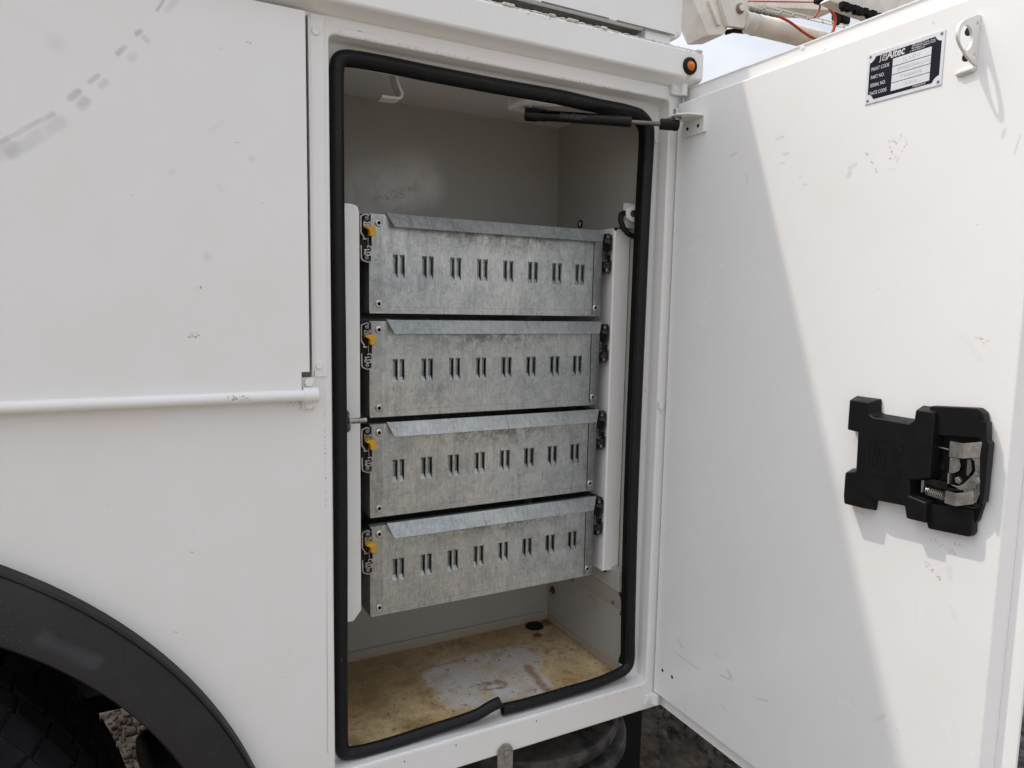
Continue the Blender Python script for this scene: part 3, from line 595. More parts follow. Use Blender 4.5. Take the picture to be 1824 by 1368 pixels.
pn.cyl((.262, .045, pz), (.301, .045, pz), .0045, n=18, bev=.0006); pn.lathe([(.017, 0), (.0165, .002), (.012, .003), (0, .003)], (.271, .045, pz), (1, 0, 0), 24)
pn.build('striker_pin', M_steel, truck)
for (u, v) in ((1169, 252), (1152, 694), (1141, 1050)):
    p = at(u, v, 0, X1); p = V((X1 - .003, .029, p.z)); rv = MB(); rv.lathe([(.0042, 0), (.0036, .002), (0, .0026)], at(u, v, 1, .0303), (0, -1, 0), 16); rv.build('flange_rivet', M_white, truck)
# hinges
hg = MB()
def hinge(p, up):
    hg.box(p.x - .007, p.x + .007, -.008, -.0002, p.z - .009, p.z + .009, bev=.0015); hg.lathe([(.0048, 0), (.0048, .001), (.003, .0015), (0, .001)], (p.x - .0005, -.008, p.z), (0, -1, 0), 18)
    hg.cyl((p.x + .0155, -.010, p.z - .010), (p.x + .0155, -.010, p.z + .010), .0072, n=20, bev=.001)
    hg.box(p.x + .005, p.x + .0155, -.009, -.0002, p.z - .009, p.z + .009)
p = P0(1198, 161); hinge(p, 1); hg.cyl((p.x + .0165, -.010, p.z - .026), (p.x + .0165, -.010, p.z), .003, n=14, mat=1)
hg.build('door_hinge', [M_white, M_steel], truck); hg = MB(); p2 = P0(1150, 1243); hinge(p2, 0); hg.build('door_hinge', M_white, truck); hg = MB(); p3 = P0(1172, 722); hg.box(p3.x - .001, p3.x + .008, -.006, -.0002, p3.z - .007, p3.z + .007, bev=.001)
hg.build('hinge_tab', M_white, truck)

# --- fender flare
fd = MB()
def oA(a, dr=0): return V((c1[0] + (R1 + dr) * math.cos(a), 0, c1[1] + (R1 + dr) * math.sin(a)))
def iA(a): return V((c2[0] + R2 * math.cos(a), 0, c2[1] + R2 * math.sin(a)))
rows = []
for i in range(97):
    a = R(-8 + i * 196 / 96); o, n_ = oA(a), iA(a); L = lambda t, y: o.lerp(n_, t) + V((0, y, 0))
    rows.append([L(0.0, .0), L(0.0, -.018), L(.012, -.023), L(.045, -.0245), L(.062, -.022), L(.10, -.026), L(.3, -.036), L(.55, -.044), L(.8, -.049), L(.93, -.049), L(.985, -.044), L(1.0, -.036), L(1.0, .03)])
fd.grid(rows); fd.build('fender_flare', M_fend, truck, ang=50)
# wheel well liner and wheels
ww = MB()
rows = []
for i in range(49):
    a = R(i * 180 / 48); rows.append([V((c1[0] + .685 * math.cos(a), y, c1[1] + .685 * math.sin(a) * 1.0)) for y in (.002, .75)])
ww.grid(rows); ww.box(.145, .155, .05, .46, -.764, -.72); ww.box(.02, .12, .75, .82, -1.0, -.3, bev=.01); ww.box(-.36, -.12, .62, .66, -1.2, -.5, bev=.02)
ww.box(-.2, .3, .75, .80, -.86, -.70, bev=.01); ww.cyl((-.02, .62, -1.02), (.10, .66, -1.0), .085, n=28, bev=.02)
ww.build('wheel_well_liner', M_under, truck)
wc = V((-.565, 0, -.88)); K = .072
def wheel(y0, y1):
    w = MB(); ym = (y0 + y1) / 2
    prof = [(.26, y0 + .04), (.30, y0 + .012), (.36, y0), (.405, y0 + .003), (.432, y0 + .012), (.449, y0 + .028), (.455, y0 + .045), (.456, ym), (.455, y1 - .045), (.449, y1 - .028), (.405, y1), (.30, y1 - .01), (.26, y1 - .04)]
    w.lathe([(r + K, y) for r, y in prof], wc, (0, 1, 0), 120)
    nb = 58
    for i in range(nb):
        a0 = 6.2832 * i / nb; wd = 6.2832 / nb * .445
        def pt(r, y, a): r += K; return wc + V((r * math.cos(a), y, r * math.sin(a)))
        sk = .02
        for ra, ya, rb, yb, ins in ((.404, y0 + .001, .4335, y0 + .008, 0), (.4335, y0 + .008, .452, y0 + .028, 0), (.452, y0 + .028, .459, y0 + .052, 0), (.459, y0 + .060, .459, y0 + .10, .3), (.459, y0 + .11, .459, y0 + .15, -.3), (.459, y0 + .16, .459, y0 + .20, .3)):
            a = a0 + ins * .1; P_ = [pt(ra, ya, a - wd), pt(ra, ya, a + wd), pt(rb, yb, a + wd + sk * .4), pt(rb, yb, a - wd + sk * .4)]
            nrm = (P_[1] - P_[0]).cross(P_[3] - P_[0]).normalized(); mid = sum(P_, V((0, 0, 0))) / 4
            if nrm.dot(mid - wc - V((0, ym, 0))) < 0: nrm = -nrm
            w.prism([p - nrm * .003 for p in P_], nrm * .0048, bev=.0010, seg=1)
    # moulded ribs on the sidewall
    for rr in (.455, .420): w.lathe([(rr - .004, .0), (rr - .002, -.0022), (rr + .002, -.0022), (rr + .004, 0)], wc + V((0, y0 + (.0015 if rr > .44 else .001), 0)), (0, 1, 0), 96)
    root = w.build('tyre', M_tyre, None, off=V((0, .5, GZ)))
    return root
for (y0, y1) in ((.04, .27),):
    wr = MB(); wr.lathe([(.332, y0 + .04), (.30, y0 + .05), (.262, y0 + .045), (.255, y0 + .02), (.245, y0 + .02), (.235, y0 + .06), (.225, y0 + .14), (.12, y0 + .15), (.11, y0 + .10), (.04, y0 + .10), (0, y0 + .10)], wc, (0, 1, 0), 64)
    wo_ = wr.build('wheel', M_steel, truck); ty = wheel(y0, y1); ty.parent = wo_; ty.location = (0, 0, 0)

# --- chassis, lower strap, side of frame
ch = MB(); ch.box(-2.2, 1.6, .80, .88, -.95, -.72, bev=.01); ch.box(-2.2, 1.5, .46, .80, -.775, -.74)
ch.build('chassis_rail', M_under, truck)
fb = MB(); fb.box(-2.2, 2.6, 1.9, 2.4, -.76, .42, bev=.01); fb.build('far_side_shade_body', M_white, truck)  # truck's unseen far half, added to keep sun off the ground
mf = MB(); p = at(1143, 1290, 1, .42); mf.box(p.x - .75, p.x, .42, .43, -1.30, -.764, bev=.002); mf.box(p.x, p.x + .0025, .421, .4285, -1.30, -.764, mat=1)
mf.build('mud_flap', [M_under, M_rust], truck)
st = MB(); p = at(901, 1341, 1, -.006)
pl = []
for k in range(13): a = R(k * 15); pl.append((p.x + .0145 * math.cos(a), -.006, p.z + .0145 * math.sin(a)))
pl += [(p.x - .0145, -.006, p.z - .10), (p.x + .0145, -.006, p.z - .10)]
st.prism(pl, (0, .005, 0), bev=.0012); st.lathe([(.0105, 0), (.0105, .0018), (.0085, .0022), (.0085, .0023)], (p.x, -.006, p.z), (0, -1, 0), 24); st.cyl((p.x, -.008, p.z), (p.x, -.0135, p.z), .0066, n=6, bev=.0008)
st.build('hanger_strap', simple('weathered_grey_steel', (.36, .34, .30), .5, .5, .35, 90, .2), truck)

tsf = MB(); tsf.box(.90, 2.1, .14, 2.3, -.79, -.66, bev=.01); tsf.build('tail_shade_slab', M_under, truck)  # unseen slab, added to shade the ground past the body
# ================================================================ compartment door (part of the truck)
DX = .845
dm = MB()
fr = [(DX, y, z) for y, z in ((-.0045, -.7265), (-.581, -.7265), (-.581, .3585), (-.0045, .3585))]
bk_ = [(.8635, y, z) for y, z in ((-.0025, -.7285), (-.5893, -.7285), (-.5893, .3605), (-.0025, .3605))]
t = bmesh.new(); a_ = [t.verts.new(p) for p in fr]; b_ = [t.verts.new(p) for p in bk_]; t.faces.new(a_); t.faces.new(b_[::-1])
for k in range(4): t.faces.new((a_[k], b_[k], b_[(k + 1) % 4], a_[(k + 1) % 4]))
bmesh.ops.recalc_face_normals(t, faces=t.faces); dm.add(t, 0, .0022, 3)
dm.box(.8635, .8665, -.6105, .006, -.757, .3865, bev=.001)
dm.box(.8615, .8638, -.6105, -.6080, -.757, .3865, bev=.0006)
dm.box(.8618, .8638, -.6080, .006, .3845, .3865, bev=.0005); dm.box(.8618, .8638, -.6080, .006, -.757, -.7548, bev=.0005)
rvd = at(1817, 881, 0, .8635); dm.lathe([(.0035, 0), (.003, .0018), (0, .0022)], (.8635, -.5985, rvd.z), (-1, 0, 0), 14)
for (u, v) in ((1430, 84), (1467, 86)): 
    p = at(u, v, 0, .8635); dm.lathe([(.0038, 0), (.0033, .0015), (0, .002)], p, (-1, 0, 0), 14)
door = dm.build('compartment_door', M_door, truck)
U, Vv, Nn = V((0, -1, 0)), V((0, 0, 1)), V((-1, 0, 0))
def D(s, z, h=0): return V((DX - h, -s, z))
# data plate
dp = MB(); s0, s1, z0, z1 = .3715, .4710, .2700, .3325; w_, h_ = s1 - s0, z1 - z0
dp.prism([D(s0, z0, .0002), D(s1, z0, .0002), D(s1, z1, .0002), D(s0, z1, .0002)], Nn * .0009, mat=0, bev=.0002, seg=1)
bl = []; bx0, bx1, bz0, bz1 = s0 + .0035, s1 - .0035, z0 + .0045, z1 - .0050; cr = .0105
for cx, cz, a0 in ((s0 + .0015, z0 + .0015, 90), (s1 - .0015, z0 + .0015, 180), (s1 - .0015, z1 - .0015, 270), (s0 + .0015, z1 - .0015, 0)):
    arc = []
    for k in range(9):
        a = R(a0 - k * 90 / 8); ss, zz = cx + cr * math.cos(a), cz + cr * math.sin(a); arc.append((min(max(ss, bx0), bx1), min(max(zz, bz0), bz1)))
    bl += arc
dp.prism([D(s, z, .00112) for s, z in bl], Nn * .0001, mat=1)
fx0, fx1, fz0, fz1 = s0 + .0355, s0 + .0845, z0 + .0085, z0 + .0475
rh = (fz1 - fz0 - .0024) / 4
for k in range(4):
    a = fz0 + k * (rh + .0008); dp.prism([D(fx0, a, .00124), D(fx1, a, .00124), D(fx1, a + rh, .00124), D(fx0, a + rh, .00124)], Nn * .0001, mat=0)
for i, s in enumerate(('DATE CODE', 'SERIAL NO.', 'PART NO.', 'PAINT CODE')):
    dp.text(s, .0062, D(s0 + .0062, fz0 + .0018 + i * (rh + .0008), .00124), U, Vv, Nn, mat=2, ext=.00005, sx=.68)
for i, (s, sx_) in enumerate((('10-2019', .0200), ('214-0380004', .0150), ('UP7000CR4A11115', .0100), ('TL A-4712', .0170))):
    dp.text(s, .0052, D(fx0 + sx_ - .004, fz0 + .0026 + i * (rh + .0008), .00136), U, Vv, Nn, mat=3, ext=.00003)
dp.text('Altec', .0138, D(s0 + .0265, z0 + .0495, .00124), U, Vv, Nn, mat=2, shear=.16, ext=.00005, bold=.00032, sx=.80)
dp.text('.', .008, D(s0 + .0568, z0 + .0488, .00124), U, Vv, Nn, mat=2, ext=.00005)
for i, s in enumerate(('Altec Industries, Inc.', '210 Inverness Center Drive', 'Birmingham, Alabama 35242', 'www.Altec.com')):
    dp.text(s, .0031, D(s0 + .0592, z0 + .0563 - i * .0024, .00124), U, Vv, Nn, mat=2, shear=.2, ext=.00005, sx=.82)
dp.text('970044238 E', .0034, D(s0 + .064, z0 + .0055, .00124), U, Vv, Nn, mat=2, ext=.00005, sx=.9)
# maker's mark left of the name
lx, lz = s0 + .0165, z0 + .0490
for path in ([(0, 0), (.0014, 0), (.0022, .0078), (.0034, .0092), (.0090, .0092), (.0100, .0080), (.0092, 0), (.0080, 0)], [(.0040, .0005), (.0046, .0036), (.0078, .0036)], [(.0048, .0056), (.0052, .0072), (.0082, .0072), (.0080, .0056), (.0048, .0056)], [(.0058, .0018), (.0054, 0)], [(.0070, .0018), (.0072, 0)]):
    dp.tube([D(lx + a, lz + c_, .00124) for a, c_ in path], 0, sec=[(-.0004, 0), (.0004, 0), (.0004, .00008), (-.0004, .00008)], up=(-1, 0, 0), mat=2)
for (a, c_) in ((s0 + .004, z0 + .004), (s1 - .004, z0 + .004), (s1 - .004, z1 - .004), (s0 + .004, z1 - .004)):
    dp.lathe([(.0021, 0), (.0020, .0002), (.0011, .0002), (.0010, 0), (0, 0)], D(a, c_, .0012), Nn, 16, mat=3); dp.cyl(D(a, c_, .0012), D(a, c_, .0014), .0011, n=12, mat=4)
M_plw = simple('plate_white', (.74, .75, .78), .3, .15, .05); M_plb = simple('plate_black', (.012, .012, .022), .35)
dp.build('data_plate', [M_plw, M_plb, simple('plate_lettering', (.75, .75, .75), .4), simple('stamped_grey', (.45, .45, .46), .4), M_dark], door, 'black and silver data plate with white lettering')
# ring bracket
hk = MB(); Y = .51
def hole_plate(outer, holes, y, th, mb, mat=0):
    t = bmesh.new(); edges = []
    for loop in [outer] + holes:
        vs_ = [t.verts.new(V((x, y, z))) for x, z in loop]; edges += [t.edges.new((vs_[i], vs_[(i + 1) % len(vs_)])) for i in range(len(vs_))]
    bmesh.ops.triangle_fill(t, use_beauty=True, use_dissolve=False, edges=edges)
    r = bmesh.ops.extrude_face_region(t, geom=t.faces[:]); bmesh.ops.translate(t, vec=(0, th, 0), verts=[v for v in r['geom'] if isinstance(v, bmesh.types.BMVert)])
    bmesh.ops.recalc_face_normals(t, faces=t.faces); mb.add(t, mat)
def circ(cx, cz, rx, rz=None, n=24): return [(cx + rx * math.cos(6.2832 * k / n), cz + (rz or rx) * math.sin(6.2832 * k / n)) for k in range(n)]
ho = [(.8449, .3345), (.8449, .2800), (.8390, .2815), (.8240, .2880), (.8120, .2960), (.8060, .3020), (.8042, .3080), (.8050, .3140), (.8080, .3190), (.8130, .3230), (.8200, .3262), (.8380, .3340)]
hole_plate(ho, [circ(.8205, .3065, .0118, .0135), circ(.8390, .3245, .0027), circ(.8380, .2905, .0027)], -.510, .003, hk)
hk.prism([D(.489, .2800, 0), D(.509, .2795, 0), D(.509, .2760, .0), D(.491, .2745, .0)], Nn * .0045, bev=.0015)
hk.box(DX - .0025, DX, -.507, -.478, .283, .332, bev=.0008) if False else None
hk.tube([V((.8449, -.5085, .2795)), V((.8430, -.5060, .2775)), V((.8430, -.5000, .2773)), V((.8432, -.4940, .2768)), V((.8440, -.4880, .2765))], [.0026, .0036, .0034, .0038, .0022], 10)
hk.build('ring_bracket', M_white, door)
# strut bracket
bk = MB(); a0, a1 = .0215, .0735
bk.prism([D(a0, .296, .0002), D(a1, .296, .0002), D(a1, .3235, .0002), D(a0, .3235, .0002)], Nn * .0028, bev=.0008)
bk.prism([D(a0, .3225, .0025), D(a1, .3225, .0025), D(a1 - .004, .3225, .030), D(a1 - .018, .3225, .046), D(a0 + .008, .3225, .046), D(a0, .3225, .034)], (0, 0, .003), bev=.0009)
bk.prism([D(a0 + .012, .3220, .016), D(a1 - .014, .3220, .012), D(a1 - .014, .3220, .019), D(a0 + .014, .3220, .023)], (0, 0, .0004), mat=2)
for s_ in (.034, .060): bk.cyl(D(s_, .3095, .0028), D(s_, .3095, .0032), .0030, n=16, mat=1)
bk.tube([D(a1 + .001, .325, .002), D(a1 + .002, .31, .002), D(a1 + .001, .297, .002)], [.0026, .0034, .003], 8)
sb = bk.build('strut_bracket', [M_white, M_dark, M_boom], door)
# --- gas strut
Rb = D(.0405, .3065, .032); Rb = V((.808, -.0445, .309)); Lb = V((.5885, .072, .3225)); d = (Rb - Lb).normalized()
gs = MB()
gs.cyl(Lb - d * .007, Lb + d * .018, .0112, n=28, bev=.004); gs.cyl(Lb + d * .016, Lb + d * .030, .0100, n=24, bev=.001); gs.cyl(Lb + d * .024, Lb + d * .150, .0088, n=28, mat=0, bev=.0008); gs.cyl(Lb + d * .149, Lb + d * .173, .0090, n=28, bev=.0015)
strut = gs.build('gas_strut', M_gloss, truck)
ro = MB(); ro.cyl(Lb + d * .17, Rb - d * .02, .0038, n=18); ro.build('strut_rod', simple('dull_chrome_rod', (.20, .18, .165), .28, .9, .2, 60), strut)
je = MB(); je.cyl(Rb - d * .027, Rb - d * .006, .0092, n=22, bev=.0015); je.cyl(Rb - d * .008, Rb + d * .005, .0094, n=22, bev=.0035)
je.build('ball_joint', M_black, strut)
bs_ = MB(); bs_.cyl(Rb + V((.001, 0, .006)), Rb + V((.001, 0, .020)), .0052, n=12); bs_.lathe([(.008, 0), (.008, .002), (.004, .003)], Rb + V((.001, 0, .0115)), (0, 0, 1), 16); bs_.cyl(Rb + V((.001, 0, .017)), Rb + V((.001, 0, .026)), .0062, n=6, bev=.0006)
bs_.build('ball_stud', M_steel, strut); bs_ = MB(); bs_.cyl(Lb + V((.0, 0, .006)), Lb + V((0, 0, .018)), .0045, n=12); bs_.cyl(Lb + V((.0, 0, .0095)), Lb + V((0, 0, .0125)), .0075, n=14)
bs_.build('ball_stud', M_steel, strut)
gt = MB(); n_ = V((0, -1, 0)); n_ = (n_ - d * n_.dot(d)).normalized(); up = n_.cross(d) * -1; up = d.cross(n_) * -1 if up.z < 0 else up
for i, s in enumerate(('FORMULA   TORCE  K  R', '7005000052-0000  LOAD 100 190', 'CAUTION GAS PRESSURE')):
    gt.text(s, .0038, Lb + d * .052 + n_ * .0089 + up * (.0012 - i * .0031), d, up, n_, ext=.00003, sx=.85)
gt.build('strut_lettering', simple('faded_lettering', (.10, .10, .10), .6), strut)
cbk = MB(); sec_ = []
for cx_, cz_, a0 in ((.6335, .3425, 0), (.5745, .3425, -90)):
    for k in range(7): a = R(a0 - k * 15); sec_.append((cx_ + .006 * math.cos(a), cz_ + .006 * math.sin(a)))
path = [V((.6395, .045, .409))] + [V((x, .045, z)) for x, z in sec_] + [V((.5685, .045, .409))]
cbk.tube(path, 0, sec=[(-.0013, 0), (.0013, 0), (.0013, -.065), (-.0013, -.065)], up=(0, -1, 0))
cbk.build('ceiling_bracket', M_white, truck)

# --- latch
lt = MB()
mp_ = [(1513, 712), (1548, 717), (1548, 739), (1556, 744), (1620, 755), (1628, 749), (1631, 730), (1661, 734), (1664, 741), (1655, 852), (1619, 856), (1619, 884), (1649, 896), (1647, 931), (1614, 923), (1611, 901), (1556, 890), (1544, 884), (1540, 906), (1503, 897), (1502, 883), (1505, 842), (1524, 841), (1528, 769), (1509, 765)]
HT = .021; HS = .66
pts = [at(u, v, 0, DX - HT) for u, v in mp_]; n_ = len(pts)
ar = sum(pts[i].y * pts[(i + 1) % n_].z - pts[(i + 1) % n_].y * pts[i].z for i in range(n_)); sg_ = 1 if ar > 0 else -1
base_ = []
for i in range(n_):      # drafted sides: the foot of the moulding is wider than its face
    e0 = (pts[i] - pts[i - 1]); e1 = (pts[(i + 1) % n_] - pts[i]); n0 = V((0, e0.z, -e0.y)).normalized() * sg_; n1 = V((0, e1.z, -e1.y)).normalized() * sg_
    m_ = n0 + n1; m_ = m_ / max(.35, m_.length_squared / 2); base_.append(V((DX - .0004, pts[i].y, pts[i].z)) + m_ * .0045)
t = bmesh.new(); a_ = [t.verts.new(p) for p in base_]; b_ = [t.verts.new(p) for p in pts]; t.faces.new(a_); t.faces.new(b_[::-1])
for k in range(n_): t.faces.new((a_[k], b_[k], b_[(k + 1) % n_], a_[(k + 1) % n_]))
bmesh.ops.recalc_face_normals(t, faces=t.faces); lt.add(t, 0, .0022, 3)
def sz(u, v, h): p = at(u, v, 0, DX - h); return -p.y, p.z
def plate_(pxs, h0, h1, mat=0, bev=.001, mb=None):
    h0, h1 = h0 * HS, h1 * HS
    (mb or lt).prism([D(*sz(u, v, h1), h0) for u, v in pxs], Nn * (h1 - h0), mat=mat, bev=bev)
plate_([(1655, 723), (1740, 727), (1750, 735), (1752, 745), (1752, 782), (1655, 775)], .0005, .022, bev=.0022)
plate_([(1643, 893), (1668, 899), (1733, 908), (1731, 950), (1726, 957), (1652, 942)], .0005, .020, bev=.0022)
plate_([(1640, 760), (1752, 772), (1747, 905), (1636, 895)], .0005, .006, bev=.001)
plate_([(1745, 733), (1753, 736), (1757, 750), (1757, 785), (1762, 790), (1751, 896), (1742, 925), (1737, 932), (1731, 928), (1738, 900), (1748, 800), (1746, 760)], .0005, .012, bev=.001)
plate_([(1745, 750), (1757, 752), (1757, 785), (1762, 790), (1751, 896), (1744, 898)], .006, .024, bev=.001)
# embossed emblem: raised maze-like lines
em = [[(1554, 783), (1594, 787)], [(1596, 794), (1603, 796), (1608, 793), (1610, 790)], [(1610, 791), (1607, 811), (1593, 810)], [(1560, 789), (1552, 838), (1556, 843), (1590, 848)], [(1562, 798), (1579, 800), (1574, 837), (1560, 835), (1566, 799)], [(1567, 806), (1571, 806), (1569, 828), (1563, 827)], [(1586, 803), (1601, 805)],
      [(1591, 833), (1602, 834), (1604, 840), (1602, 858)], [(1550, 786), (1547, 835), (1552, 846), (1588, 853)], [(1593, 811), (1590, 832)]]
for path in em: lt.tube([D(*sz(u, v, HT), HT - .0002) for u, v in path], 0, sec=[(-.0005, 0), (.0005, 0), (.0003, .0007), (-.0003, .0007)], up=(-1, 0, 0))
latch = lt.build('latch_cover', M_black, door, 'black moulded latch cover with steel catch')
lm = MB()
def sp_(pxs, h0, h1, bev=.0006, mat=0): plate_(pxs, h0, h1, mat, bev, lm)
# folded steel catch: two bands joined by a C-shaped cheek
def fold_(pa, pb, pc, h0, hm, h1, th=.002):
    """band folded at pb: pa,pb,pc = (top,bottom) pixel pairs"""
    h0, hm, h1 = h0 * HS, hm * HS, h1 * HS
    A = [D(*sz(*pa[0], h0), h0), D(*sz(*pa[1], h0), h0)]; B = [D(*sz(*pb[0], hm), hm), D(*sz(*pb[1], hm), hm)]; Cc = [D(*sz(*pc[0], h1), h1), D(*sz(*pc[1], h1), h1)]
    lm.prism([A[0], A[1], B[1], B[0]], (.002, 0, 0), bev=.0004); lm.prism([B[0], B[1], Cc[1], Cc[0]], (.002, 0, 0), bev=.0004)
fold_(((1692, 786), (1690, 814)), ((1716, 790), (1714, 817)), ((1750, 787), (1745, 815)), .026, .030, .024)
fold_(((1684, 874), (1682, 896)), ((1703, 879), (1702, 902)), ((1735, 876), (1734, 898)), .026, .030, .024)
sp_([(1714, 815), (1732, 816), (1742, 815), (1750, 790), (1752, 800), (1745, 880), (1738, 896), (1733, 895), (1736, 876), (1716, 877), (1716, 868), (1733, 846), (1737, 838), (1736, 822), (1730, 817)], .0215, .0235, .0004)
sp_([(1687, 862), (1706, 866), (1716, 862), (1737, 842), (1740, 845), (1738, 870), (1712, 873), (1686, 868)], .024, .026, .0004)
sp_([(1688, 843), (1691, 843), (1690, 862), (1687, 862)], .02, .028, .0003)
sp_([(1700, 851), (1706, 849), (1712, 858), (1708, 863), (1701, 859)], .018, .026, .001)
sp_([(1692, 815), (1708, 817), (1711, 830), (1708, 839), (1698, 843), (1690, 842)], .012, .014, .0004)
sp_([(1723, 818), (1729, 819), (1731, 838), (1724, 848), (1721, 846)], .013, .015, .0004)
# arc plate, side bracket, pin, rivets
ap = [(1646, 855), (1662, 854), (1684, 859), (1705, 868), (1706, 874), (1690, 873), (1668, 869), (1652, 862)]
sp_(ap, .024, .026, .0004, 1); sp_([(1641, 856), (1646, 855), (1644, 876), (1640, 878)], .014, .026, .0004)
a_ = D(*sz(1668, 796, .014 * HS), .014 * HS); c_ = D(*sz(1691, 801, .022 * HS), .022 * HS); lm.cyl(a_, c_, .0011, n=10)
for u, v in ((1678, 832), (1672, 853), (1683, 853)): lm.lathe([(.0040, 0), (.0036, .0012), (0, .0016)], D(*sz(u, v, .0062 * HS), .0062 * HS), Nn, 16, mat=1)
lm.lathe([(.0045, 0), (.004, .001), (0, .0014)], D(*sz(1739, 857, .0236 * HS), .0236 * HS), Nn, 16)
# spring
sa, sb2 = D(*sz(1652, 874, .018 * HS), .018 * HS), D(*sz(1683, 884, .020 * HS), .020 * HS); ax = (sb2 - sa); q = ax.to_track_quat('Z', 'Y'); sp_pts = [sa + ax * (i / 120) + q @ V((.0052 * math.cos(i * .5236), .0052 * math.sin(i * .5236), 0)) for i in range(121)]
lm.tube(sp_pts, .00055, 6)
lm.cyl(D(*sz(1741, 900, .010 * HS), .002 * HS), D(*sz(1741, 900, .016 * HS), .018 * HS), .0035, n=14, mat=1)
lm.build('catch_mechanism', [M_steel, M_slide], door, ang=30)

